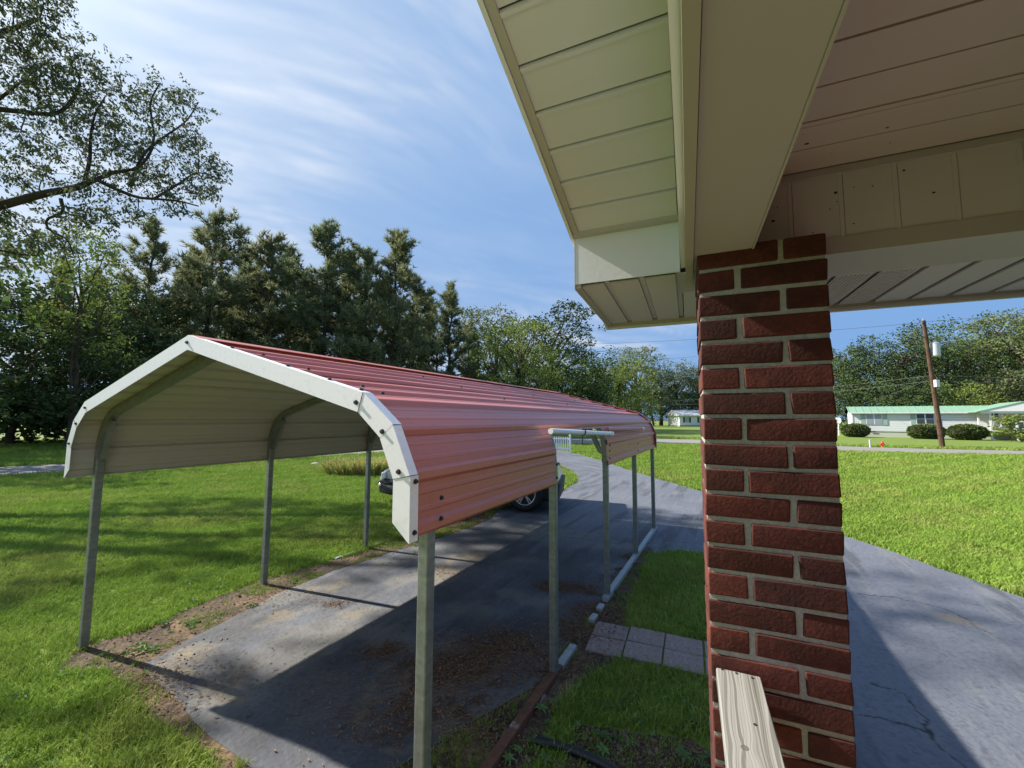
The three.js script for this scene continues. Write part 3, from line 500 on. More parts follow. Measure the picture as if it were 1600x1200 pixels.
{ const p = G(1360, 699), t = thing('marker_post', 'short white utility marker post beside the hydrant', 'marker post', [p.x, 0, p.z]); mesh('post', rbox(.11, .50, .07, .02, 0, .25, 0), M.white, t); mesh('cap', rbox(.12, .04, .08, .015, 0, .515, 0), M.trimDirty, t); }
{
  const p = G(1311, 680.5), t = thing('satellite_dish', 'white satellite dish on a thin mast left of the mobile home', 'satellite dish', [p.x, 0, p.z]); mesh('mast', cyl(.05, .05, 1.5, 8), M.white, t);
  const g = new THREE.SphereGeometry(.62, 24, 8, 0, Math.PI * 2, 0, .75); g.rotateX(Math.PI / 2 + .25); g.translate(0, 1.95, -.5); const d = mesh('reflector', g, M.white, t); mesh('feed_arm', tube([V(0, 1.5, 0), V(0, 1.55, .3), V(0, 1.8, .5)], .02, 8), M.white, d);
}
{ // flexible black drain pipe end in the grass by the steps
  const q = [[838, 1166], [872, 1173], [905, 1184], [950, 1205], [1000, 1240]].map(([x, y], i) => { const p = G(x, y); p.y = .028 - i * .002; return p; });
  solo('drain_pipe', tube(q, .026, 30, 12), M.hose, 'black flexible drain pipe lying in the grass beside the carport rail', 'pipe');
}
{ const p = G(493, 728), R = RNG(8), g = new THREE.IcosahedronGeometry(.13, 2), a = g.attributes.position; for (let i = 0; i < a.count; i++) { const k = .75 + .5 * fbm(a.getX(i) * 6 + 9, a.getY(i) * 6 + a.getZ(i) * 4, 3); a.setXYZ(i, a.getX(i) * k * 1.4, a.getY(i) * k * .7, a.getZ(i) * k); } const h = mergeVertices(g); h.computeVertexNormals(); h.translate(p.x, .06, p.z); solo('rock', h, M.concrete, 'grey rock lying on the left lawn near the yellow bush', 'rock'); }

// ------------------------------------------------------------------ mobile home across the road
{
  const D = 48.9, c0 = AT(1331, 660, D), FA = .60, ca = Math.cos(FA), sa = Math.sin(FA), x0 = c0.x, z0 = -D, ey = 2.83, sk = .66;
  const LX = px => { const d = ray(px, 660), k = d.x / -d.z; return (k * D - x0) / (ca + k * sa); }, YD = (px, py) => AT(px, py, D - LX(px) * sa).y;
  const t = thing('mobile_home', 'long white mobile home with pale green metal roof and covered porch', 'house', [x0, 0, z0], -FA), m = mat(0xffffff, .7, { map: T.siding });
  const wg = box(26, ey - sk, 4.3, 13, (ey + sk) / 2, -2.15); mesh('wall', metreUV(wg, .5), m, t);
  mesh('skirting', metreUV(box(25.9, sk, 4.2, 13, sk / 2, -2.15)), mat(lin(.50, .52, .44), .9), t);
  const green = mat(lin(.19, .33, .22), .5);
  for (const sd of [0, 1]) { const s = new THREE.Shape([[-.25, ey - .02], [2.15, ey + .72], [2.15, ey + .66], [-.25, ey - .10]].map(p => new THREE.Vector2(...p))), g = new THREE.ExtrudeGeometry(s, { depth: 26.5, bevelEnabled: false }); g.rotateY(Math.PI / 2); g.translate(-.25, 0, 0); if (sd) g.scale(1, 1, -1), g.translate(0, 0, -4.3); const r = mesh('roof', g, green, t); for (let k = 0; k < 40; k++) { const rb = box(.05, .03, 2.5, -.2 + k * .66, 0, 0); rb.rotateX(sd ? -.299 : .299); rb.translate(0, ey + .37, sd ? -3.35 : -.95); mesh('roof_rib', rb, green, r); } }
  { const s = new THREE.Shape([[0, ey], [-2.15, ey + .66], [-4.3, ey]].map(p => new THREE.Vector2(p[0], p[1]))), g = new THREE.ExtrudeGeometry(s, { depth: .1, bevelEnabled: false }); g.rotateY(-Math.PI / 2); g.scale(1, 1, 1); g.translate(.1, 0, 0); mesh('gable', g, M.white, t); }
  mesh('fascia', box(26.5, .12, .04, 13, ey - .07, .27), M.white, t);
  mesh('corner_board', box(.14, ey - sk, .03, .07, (ey + sk) / 2, .018), M.white, t);
  const gl = mat(lin(.05, .06, .07), .08), glc = mat(lin(.30, .34, .38), .15), sh = mat(lin(.33, .42, .38), .7), win = (pa, pb, ya, yb, gm, shut) => {
    const a = LX(pa), b = LX(pb), top = YD(pa, ya), bo = YD(pa, yb), w = mesh('window', box(b - a, top - bo, .05, (a + b) / 2, (top + bo) / 2, .03), M.white, t), ww = (b - a) / 2;
    for (const k of [0, 1]) for (const j of [0, 1]) mesh('pane', box(ww - .12, (top - bo) / 2 - .1, .02, a + ww * (k + .5), lerp(bo, top, j ? .74 : .27), .062), gm, w);
    if (shut) for (const e of [a - .24, b + .24]) mesh('shutter', box(.36, top - bo + .1, .04, e, (top + bo) / 2, .03), sh, t);
  };
  win(1353, 1379, 646.5, 663, glc, 1); win(1431.5, 1460.5, 646, 663, gl, 1); win(1545, 1562, 645, 655, gl, 0); win(1620, 1645, 646, 660, gl, 1);
  for (let k = 0; k < 4; k++) mesh('vent', box(.5, .14, .02, LX(1363 + k * 58), .60, .03), M.black, t);
  // porch: deck, posts, rails, gable
  const pa = LX(1530), pb = LX(1640), dz = 2.6; mesh('porch_deck', box(pb - pa, .12, dz, (pa + pb) / 2, .98 - .1, dz / 2 + .06), mat(lin(.45, .43, .38), .9), t);
  for (const px of [1527, 1533, 1571, 1606, 1640]) mesh('porch_post', box(.13, ey - 0, .13, LX(px) * 1.0, ey / 2, px === 1527 ? .4 : dz - .02), M.white, t);
  for (const y of [1.15, 1.85]) mesh('porch_rail', box(pb - pa, .08, .06, (pa + pb) / 2, y, dz), M.white, t); for (let k = 0; k < 16; k++) mesh('baluster', box(.07, .7, .04, pa + .3 + k * .5, 1.5, dz), M.white, t);
  { const w = pb - pa + 1.4, cx = (pa + pb) / 2, s = new THREE.Shape([[-w / 2, 0], [0, .86], [w / 2, 0]].map(p => new THREE.Vector2(...p))), g = new THREE.ExtrudeGeometry(s, { depth: .06, bevelEnabled: false }); g.translate(cx, ey + .02, dz + .2); mesh('porch_gable', g, M.white, t); for (const sd of [-1, 1]) { const q = new THREE.Shape([[0, .96], [sd * (w / 2 + .15), -.02], [sd * (w / 2 + .15), -.09], [0, .88]].map(p => new THREE.Vector2(...p))), h = new THREE.ExtrudeGeometry(q, { depth: dz + 3.3, bevelEnabled: false }); h.translate(cx, ey + .02, -3); mesh('porch_roof', h, green, t); } mesh('porch_beam', box(w - .3, .2, .12, cx, ey - .08, dz + .12), M.white, t); }
}
// ------------------------------------------------------------------ white house far behind the pillar
{
  const D = 108, X = px => AT(px, 655, D).x, x0 = X(1062), t = thing('white_house', 'distant small white house with grey roof beyond the field', 'house', [x0, 0, -D]), w = 14;
  mesh('wall', metreUV(box(w, 3.0, 8, w / 2, 1.5, -4), .5), mat(0xffffff, .8, { map: T.siding }), t);
  const s = new THREE.Shape([[.5, 2.9], [-4, 4.4], [-8.5, 2.9], [-8.5, 2.75], [.5, 2.75]].map(p => new THREE.Vector2(...p))), g = new THREE.ExtrudeGeometry(s, { depth: w + 1, bevelEnabled: false }); g.rotateY(-Math.PI / 2); g.rotateY(0); g.translate(w + .5, 0, 0); mesh('roof', g, mat(lin(.42, .43, .45), .8), t);
  for (const x of [1.9, 5.6, 9.6]) { const o = mesh('window', box(1.1, 1.3, .06, x, 1.75, .03), mat(lin(.35, .4, .46), .2), t); for (const e of [-.8, .8]) mesh('shutter', box(.4, 1.4, .06, x + e, 1.75, .04), mat(lin(.03, .05, .07), .7), o); }
  mesh('door', box(1, 2.1, .06, 7.6, 1.25, .03), M.white, t); mesh('foundation', box(w + .1, .35, 8.1, w / 2, .17, -4), M.concrete, t);
}
// ------------------------------------------------------------------ utility poles and wires
const poleM = mat(lin(.30, .19, .13), .9, { map: T.bark }); poleM.color.setRGB(1.0, .72, .55);
function pole(name, label, base, top, r, extra) {
  const t = thing(name, label, 'utility pole', [base.x, 0, base.z], 0, 'utility poles along the roads'); const d = top.clone().sub(base).setY(top.y); mesh('shaft', limb([V(0, -.1, 0), d.clone().multiplyScalar(.5), d], r, r * .68, 10), poleM, t); if (extra) extra(t, d); return t;
}
{
  const b = G(1473, 700.5), top = AT(1443, 501, -b.z), t = pole('utility_pole', 'leaning brown utility pole with a grey transformer at the roadside', b, top, .16, (t, d) => {
    const on = k => d.clone().multiplyScalar(k); let p = on(.77); const can = new THREE.LatheGeometry([[0, -.5], [.24, -.5], [.26, -.45], [.26, .4], [.22, .48], [.1, .5], [.08, .66], [0, .66]].map(q => new THREE.Vector2(...q)), 16); can.translate(p.x + .42, p.y, p.z + .1); mesh('transformer', can, mat(lin(.52, .55, .58), .4), t);
    p = on(.50); mesh('meter_box', rbox(.26, .5, .2, .02, p.x + .06, p.y, p.z + .2), mat(lin(.70, .72, .74), .4), t);
    p = on(.86); mesh('bracket', tube([V(p.x, p.y, p.z), V(p.x - .5, p.y + .25, p.z), V(p.x - .62, p.y + .9, p.z), V(p.x - .3, p.y + 1.2, p.z)], .022, 14, 5), M.black, t); p = on(1.0); mesh('insulator', cyl(.05, .04, .2, 8, p.x, p.y - .04, p.z), mat(lin(.3, .3, .3), .3), t);
  });
}
const polePts = [[748, 600, 533, 52], [683, 588, 534, 58], [815, 606, 565, 70], [1034, 663, 622, 122], [1530, 640, 560, 120]];
const poleLab = ['dark utility pole between the pines and the yellow-green tree', 'thin dark utility pole standing among the pines', 'thin dark utility pole in front of the yellow-green tree', 'bare brown utility pole left of the distant white house'];
polePts.slice(0, 4).forEach(([x, y, ty, D], i) => { const a = AT(x, ty, D); pole('utility_pole', poleLab[i], V(a.x, 0, a.z), a, .15 + D * .0006); });
{
  const wm = mat(lin(.10, .10, .10), .6), wireThing = (a, b, sag, lab, r = .018) => { const q = []; for (let i = 0; i <= 16; i++) { const t = i / 16, p = a.clone().lerp(b, t); p.y -= sag * 4 * t * (1 - t); q.push(p); } solo('power_line', tube(q, r, 32, 4), wm, lab, 'cable', 'overhead cables'); };
  const P = (x, y, D) => AT(x, y, D), two = 'thin cable running in front of the pines to the dark pole beside them', low = 'thin cable running right from the leaning transformer pole';
  wireThing(P(270, 462, 40), P(748, 540, 52), .3, two); wireThing(P(300, 520, 40), P(748, 578, 52), .3, two); wireThing(P(748, 540, 52), P(1443, 504, 29.3), .5, 'top cable from the dark pole by the pines to the tip of the leaning pole', .013);
  wireThing(P(748, 575, 52), P(1034, 632, 120), .4, 'cable from the dark pole by the pines to the bare pole by the white house'); wireThing(P(1034, 626, 120), P(1463, 586, 29.3), .5, 'upper of two cables from the bare pole to the leaning transformer pole', .013); wireThing(P(1034, 632, 120), P(1465, 594, 29.3), .6, 'lower of two cables from the bare pole to the leaning transformer pole', .015); wireThing(P(813, 570, 70), P(1100, 556, 60), .3, 'cable leaving the thin pole in front of the yellow-green tree', .015);
  wireThing(P(1463, 542, 29.3), P(1750, 543, 34), .2, 'cable running right at the height of the transformer', .012); wireThing(P(1466, 586, 29.3), P(1750, 590, 34), .2, low, .014); wireThing(P(1467, 594, 29.3), P(1750, 597, 34), .2, low, .014); wireThing(P(1464, 588, 29.3), P(1350, 630, 49.5), .1, 'service cable from the leaning pole down to the mobile home', .012); wireThing(P(1443, 503, 29.3), P(1750, 470, 32), .15, 'thin cable running right from the tip of the leaning pole', .009); wireThing(P(1036, 626, 120), P(1190, 655, 108), .2, 'service cable from the bare pole down to the white house', .015);
}

// ------------------------------------------------------------------ trees and shrubs
const leafMat = (c, tr = .35) => new THREE.MeshPhysicalMaterial({ color: c, roughness: .85, transmission: tr, thickness: 0, side: THREE.DoubleSide, vertexColors: true, specularIntensity: .25 });
const barkM = M.bark, darkBark = mat(lin(.55, .5, .45), .95, { map: T.bark });
// leaves: rhombus pairs bent along the midrib, gathered in clumps through ellipsoid lobes
function leafGeo(list, w, seed, tone = .35) {   // list of [pos, len, dirHint]
  const R = RNG(seed), n = list.length, pos = new Float32Array(n * 12), col = new Float32Array(n * 12), idx = new Uint32Array(n * 6), a = V(), b = V(), c = V();
  for (let i = 0; i < n; i++) {
    const [p, L, d] = list[i]; a.set(R() - .5, R() - .5, R() - .5); if (d) a.addScaledVector(d, .8); a.normalize(); b.set(R() - .5, R() - .5, R() - .5).cross(a).normalize(); c.copy(a).cross(b);
    const W = L * w, k = i * 12, lift = L * .12 * (R() - .3);
    pos.set([p.x, p.y, p.z, p.x + a.x * L * .5 + b.x * W + c.x * lift, p.y + a.y * L * .5 + b.y * W + c.y * lift, p.z + a.z * L * .5 + b.z * W + c.z * lift, p.x + a.x * L, p.y + a.y * L, p.z + a.z * L, p.x + a.x * L * .5 - b.x * W + c.x * lift, p.y + a.y * L * .5 - b.y * W + c.y * lift, p.z + a.z * L * .5 - b.z * W + c.z * lift], k);
    const t = 1 - tone + tone * 2 * R(), yb = R() < .06 ? 1.35 : 1; for (let q = 0; q < 4; q++) { col[k + q * 3] = t * yb * (.9 + .2 * R()); col[k + q * 3 + 1] = t; col[k + q * 3 + 2] = t * .95; }
    const o = i * 4; idx.set([o, o + 1, o + 2, o, o + 2, o + 3], i * 6);
  }
  const g = new THREE.BufferGeometry(); g.setAttribute('position', new THREE.BufferAttribute(pos, 3)); g.setAttribute('color', new THREE.BufferAttribute(col, 3)); g.setIndex(new THREE.BufferAttribute(idx, 1)); g.computeVertexNormals(); return g;
}
function bend(a, b, R, amt, n = 6) { const q = [a.clone()], d = a.distanceTo(b), s = V((R() - .5), (R() - .3) * .8, (R() - .5)).multiplyScalar(amt * d); for (let i = 1; i < n; i++) { const t = i / n; q.push(a.clone().lerp(b, t).addScaledVector(s, Math.sin(t * Math.PI)).add(V((R() - .5), (R() - .5), (R() - .5)).multiplyScalar(d * .03))); } q.push(b.clone()); return q; }
// a broadleaf tree of unit height 1 m scaled at placement: returns { wood, crown }
function broadleaf(seed, o) {
  const R = RNG(seed), { H, rad, lobes = 12, clumps = 14, leaves = 30, leaf = .3, w = .33, base = .3, trunk = .03, flat = 1, spread = .5 } = o, wood = [], list = [];
  const top = V((R() - .5) * rad * .3, H * .72, (R() - .5) * rad * .3); wood.push(limb(bend(V(0, -.2, 0), top, R, .04, 8), H * trunk, H * trunk * .3, 8, .15));
  for (let i = 0; i < lobes; i++) {
    const f = i / lobes * 6.283 * 2.618, hh = lerp(base, .93, Math.pow((i + .5) / lobes, .8)), rr = rad * Math.sqrt(clamp(1 - Math.pow((hh - .48) / .58, 2))) * (.45 + .45 * R()), c = V(Math.cos(f) * rr, H * hh, Math.sin(f) * rr), lr = rad * (.30 + .22 * R());
    const s = V(top.x * hh, H * Math.max(.15, hh - .22 - .1 * R()), top.z * hh); wood.push(limb(bend(s, c, R, .12), H * trunk * .38, H * trunk * .08, 5));
    for (let k = 0; k < clumps; k++) {
      const d = V(R() - .5, (R() - .42) * .95 * flat, R() - .5).normalize().multiplyScalar(lr * (.45 + .6 * Math.cbrt(R()))), cc = c.clone().add(d); if (k % 3 === 0) wood.push(limb([c.clone(), c.clone().lerp(cc, .5).add(V(0, lr * .06, 0)), cc], H * trunk * .07, .006, 3));
      const cr = lr * .28 * (.7 + .6 * R()); for (let j = 0; j < leaves; j++) { const e = V(R() - .5, (R() - .5) * .7 * flat, R() - .5).normalize().multiplyScalar(cr * Math.cbrt(R())); list.push([cc.clone().add(e), leaf * (.6 + .7 * R()), e.clone().normalize().add(V(0, -.25, 0))]); }
    }
  }
  return { wood: mergeGeometries(wood.map(g => (g.deleteAttribute('uv2'), g))), crown: leafGeo(list, w, seed + 9) };
}
function pine(seed, H, o = {}) {
  const R = RNG(seed), { start = .3, wid = .2, dens = 1, tuftL = .44 } = o, wood = [limb(bend(V(0, -.2, 0), V(0, H, 0), R, .015, 9), H * .014, H * .002, 7, .1)], pos = [], col = [];
  const tuft = (p, d, s) => { for (let k = 0; k < 8; k++) { const a = d.clone().multiplyScalar(.8).add(V(R() - .5, R() - .36, R() - .5).multiplyScalar(2)).normalize().multiplyScalar(s * (.7 + .5 * R())), b = V(R() - .5, R() - .5, R() - .5).cross(a).normalize().multiplyScalar(s * .075), t = .65 + .7 * R(); pos.push(p.x - b.x, p.y - b.y, p.z - b.z, p.x + b.x, p.y + b.y, p.z + b.z, p.x + a.x, p.y + a.y, p.z + a.z); for (let q = 0; q < 3; q++) col.push(t, t, t * .95); } };
  const whorls = Math.round(H * 2.1 * (1 - start)), f0 = R() * 6.28;
  for (let i = 0; i < whorls; i++) {
    const u = (i + R() * .8) / whorls, y = H * lerp(start, .985, u), lobe = .62 + .75 * fbm(u * 5 + seed, 3.3, 2), len = H * wid * (Math.sqrt(clamp(1 - u * u)) * .72 * lobe + .12 * (1 - u)) * (u < .12 ? .7 : 1), nb = 3 + Math.floor(R() * 3);
    for (let k = 0; k < nb; k++) {
      const f = R() * 6.283, ll = Math.max(.35, len * (.5 + .8 * R()) * (.75 + .4 * Math.sin(f * 2 + f0 + u * 4))), rise = lerp(.10, .85, u) + (R() - .5) * .35, d = V(Math.cos(f), rise, Math.sin(f)).normalize(), e = V(d.x * ll, y + d.y * ll + ll * .08, d.z * ll), s = V(0, y, 0), mid = s.clone().lerp(e, .55).add(V(0, -ll * .07, 0));
      wood.push(limb([s, mid, e], H * .0035 * (1 - u * .6), .01, 3));
      const nt = Math.round(2 + ll * 2.6 * dens); for (let q = 0; q < nt; q++) {
        const t = q === 0 ? 1 : .35 + .65 * Math.pow(R(), .6), p = (t < .55 ? s.clone().lerp(mid, t / .55) : mid.clone().lerp(e, (t - .55) / .45)), side = V(R() - .5, (R() - .25) * .6, R() - .5).multiplyScalar(q === 0 ? .1 : ll * .55 * (1.1 - t * .6)), tip = p.clone().add(side), sd = side.clone().normalize().multiplyScalar(.8).add(d).add(V(0, .35, 0)).normalize();
        if (q) wood.push(limb([p, tip], .016, .007, 3));
        for (let c = 0; c < 4; c++) tuft(tip.clone().addScaledVector(sd, -c * .17).add(V(R() - .5, R() - .5, R() - .5).multiplyScalar(.30)), sd, tuftL * (.75 + .5 * R()));
      }
    }
  }
  for (let c = 0; c < 5; c++) tuft(V(0, H - c * .22, 0), V(0, 1, 0), tuftL);
  const g = new THREE.BufferGeometry(); g.setAttribute('position', new THREE.Float32BufferAttribute(pos, 3)); g.setAttribute('color', new THREE.Float32BufferAttribute(col, 3)); g.computeVertexNormals(); return { wood: mergeGeometries(wood), crown: g };
}
function plant(name, label, cat, group, v, crownMat, woodMat, x, z, sx, sy, turn) {
  const t = thing(name, label, cat, [x, 0, z], turn, group); mesh('trunk', v.wood, woodMat, t); mesh('crown', v.crown, crownMat, t); t.scale.set(sx, sy, sx); return t;
}
const C = { pine: leafMat(lin(.20, .235, .13), .5), pine2: leafMat(lin(.235, .255, .14), .5), dark: leafMat(lin(.060, .095, .036), .12), mid: leafMat(lin(.10, .155, .045), .35), bright: leafMat(lin(.19, .25, .06), .4), olive: leafMat(lin(.15, .185, .08), .35), pecan: leafMat(lin(.105, .13, .07), .45), shrub: leafMat(lin(.10, .145, .04), .3), gold: leafMat(lin(.50, .47, .20), .35) };
// pines
{
  const Vs = [pine(11, 18, { start: .18, wid: .23 }), pine(12, 18, { start: .24, wid: .26 }), pine(13, 18, { start: .12, wid: .22, dens: 1.1 }), pine(14, 18, { start: .34, wid: .18, dens: .8 })];
  const list = [[243, 342, 34, 3], [300, 402, 39, 0], [338, 336, 37, 1], [384, 392, 41, 2], [424, 368, 40, 0], [455, 385, 43, 2], [478, 420, 47, 1], [514, 349, 40, 0], [548, 395, 46, 2], [575, 388, 43, 1], [622, 360, 42, 0], [650, 430, 47, 2], [672, 470, 52, 1], [705, 441, 50, 2], [732, 505, 55, 0], [355, 430, 50, 2], [405, 440, 52, 1], [495, 440, 54, 0], [600, 440, 55, 2], [560, 470, 60, 1], [640, 490, 60, 0], [275, 450, 46, 2], [205, 430, 44, 1], [155, 420, 42, 3], [100, 408, 38, 3]];
  const ord = ['', 'second ', 'third ', 'fourth ', 'fifth ', 'sixth ', 'seventh ', 'eighth ', 'ninth ', 'tenth ', 'eleventh ', 'twelfth ', 'thirteenth ', 'fourteenth ', 'fifteenth '], rank = list.slice(0, 15).map((a, i) => i).sort((a, b) => list[b][0] - list[a][0]);
  list.forEach(([px, ty, D, k], i) => { const p = AT(px, ty, D), s = p.y / 18; plant('pine_tree', i < 15 ? (rank.indexOf(i) ? 'tall pine, ' + ord[rank.indexOf(i)] + 'from the yellow-green tree in the front row of pines' : 'pine next to the yellow-green tree in the front row of pines') : 'pine standing behind the front row of pines', 'tree', i < 15 ? 'front row of pines' : 'pines behind the front row', Vs[k], i % 2 ? C.pine : C.pine2, darkBark, p.x, p.z, s * (k === 3 ? .95 : 1.06), s, i * 2.4); });
}
// broadleaf woods
{
  const Vs = [broadleaf(21, { H: 16, rad: 6.2, lobes: 15, clumps: 20, leaves: 34, leaf: .28 }), broadleaf(22, { H: 16, rad: 5.2, lobes: 14, clumps: 20, leaves: 34, leaf: .27, base: .22 }), broadleaf(23, { H: 16, rad: 7, lobes: 17, clumps: 20, leaves: 32, leaf: .29, base: .25 }), broadleaf(24, { H: 8, rad: 4.6, lobes: 13, clumps: 18, leaves: 32, leaf: .25, base: .12 })];
  const put = (px, ty, D, k, m, wide, label, group, seed) => { const p = AT(px, ty, D), H = k === 3 ? 8 : 16, s = p.y / H; plant('broadleaf_tree', label, 'tree', group, Vs[k], m, darkBark, p.x, p.z, s * wide, s, seed * 1.7); };
  put(862, 488, 66, 0, C.dark, 1.15, 'large round dark green tree rising behind the yellow-green tree', undefined, 1); put(803, 507, 50, 2, C.bright, 1.0, 'broad yellow-green tree right of the pines', undefined, 2); put(772, 481, 70, 1, C.olive, 1.0, 'grey-green tree between the pines and the yellow-green tree', undefined, 3);
  const mid = [[885, 560, 60, 3, C.mid], [930, 562, 78, 2, C.mid], [958, 572, 74, 3, C.bright], [992, 543, 118, 0, C.olive], [1030, 572, 122, 1, C.dark], [1062, 574, 128, 2, C.olive], [1090, 570, 124, 0, C.dark], [1130, 575, 126, 1, C.mid], [1170, 572, 126, 2, C.dark], [915, 600, 66, 3, C.dark], [975, 606, 104, 3, C.dark], [1020, 606, 118, 3, C.olive], [1065, 612, 122, 3, C.mid], [1100, 612, 122, 3, C.dark], [850, 575, 58, 3, C.mid], [780, 575, 56, 3, C.dark]];
  const ordn = n => ['first', 'second', 'third', 'fourth', 'fifth', 'sixth', 'seventh', 'eighth', 'ninth', 'tenth', 'eleventh', 'twelfth', 'thirteenth', 'fourteenth', 'fifteenth', 'sixteenth', 'seventeenth', 'eighteenth', 'nineteenth'][n], tint = m => m === C.dark ? 'dark green' : m === C.mid ? 'mid green' : m === C.bright ? 'yellow-green' : 'grey-green', rankOf = (l, sg) => { const o = l.map((a, i) => i).sort((a, b) => sg * (l[a][0] - l[b][0])); return l.map((a, i) => o.indexOf(i)); };
  const rm = rankOf(mid, -1); mid.forEach((a, i) => put(a[0], a[1], a[2], a[3], a[4], 1.05, tint(a[4]) + ' tree of the wood beyond the field, ' + ordn(rm[i]) + ' from the pillar', 'wood beyond the field', 10 + i));
  const right = [[1240, 560, 84, 1, C.mid], [1292, 552, 78, 0, C.olive], [1322, 548, 74, 1, C.mid], [1345, 590, 68, 3, C.dark], [1372, 546, 70, 0, C.dark], [1408, 521, 68, 2, C.dark], [1447, 545, 72, 1, C.dark], [1478, 524, 70, 0, C.mid], [1522, 516, 74, 2, C.mid], [1560, 522, 70, 1, C.olive], [1592, 492, 66, 2, C.olive], [1660, 500, 70, 0, C.mid], [1720, 500, 70, 2, C.dark], [1400, 598, 62, 3, C.dark], [1440, 606, 60, 3, C.dark], [1490, 604, 60, 3, C.bright], [1545, 590, 62, 3, C.olive], [1600, 585, 60, 3, C.olive], [1660, 595, 62, 3, C.mid]];
  const rr = rankOf(right, 1); right.forEach((a, i) => put(a[0], a[1], a[2], a[3], a[4], 1.08, tint(a[4]) + ' tree behind the mobile home, ' + ordn(rr[i]) + ' from the brick pillar', 'wood behind the mobile home', 40 + i));
  // left edge beyond the side road
  const L1 = broadleaf(31, { H: 11, rad: 7.0, lobes: 34, clumps: 24, leaves: 34, leaf: .22, flat: .32, base: .14, trunk: .02, w: .34 });
  const pl = AT(75, 452, 27), s = pl.y / 11; plant('dogwood_tree', 'dark spreading tree with layered branches beyond the side road', 'tree', undefined, L1, C.dark, barkM, pl.x - 1.5, pl.z, s, s, .5);
  const pr = AT(190, 462, 33), s2 = pr.y / 11; plant('dogwood_tree', 'dark layered tree with visible trunk left of the carport gable', 'tree', undefined, L1, C.dark, barkM, pr.x, pr.z, s2 * .72, s2, 2.8);
  const L2 = broadleaf(33, { H: 14, rad: 2.5, lobes: 18, clumps: 14, leaves: 22, leaf: .17, base: .4, trunk: .012 }); const pp = AT(135, 352, 25), s3 = pp.y / 14; plant('broadleaf_tree', 'slender sunlit yellow-green tree behind the dark layered trees', 'tree', undefined, L2, C.bright, barkM, pp.x, pp.z, s3, s3, 1);
  plant('broadleaf_tree', 'broad tree across the side road beside the pecan', 'tree', undefined, Vs[3], C.mid, barkM, -28.5, -17.5, 1.25, 1.35, 2.2);
  // understorey along the wood edges
  const U = broadleaf(35, { H: 3, rad: 2.4, lobes: 9, clumps: 12, leaves: 22, leaf: .24, base: .12, trunk: .012 });
  const us = [[20, 600, 29], [95, 612, 30], [-30, 600, 26], [150, 625, 34], [215, 620, 38], [260, 606, 44], [300, 600, 46], [350, 600, 48], [400, 600, 50], [450, 600, 52], [500, 600, 54], [560, 602, 56], [620, 604, 58], [680, 606, 58], [740, 610, 60]];
  us.forEach(([x, y, D], i) => { const p = AT(x, y, D), s = p.y / 3; plant('understorey_bush', 'dark leafy bush in the undergrowth under the trees', 'bush', 'undergrowth below the trees', U, C.dark, barkM, p.x, p.z, s * 1.35, s, i * 1.3); });
}
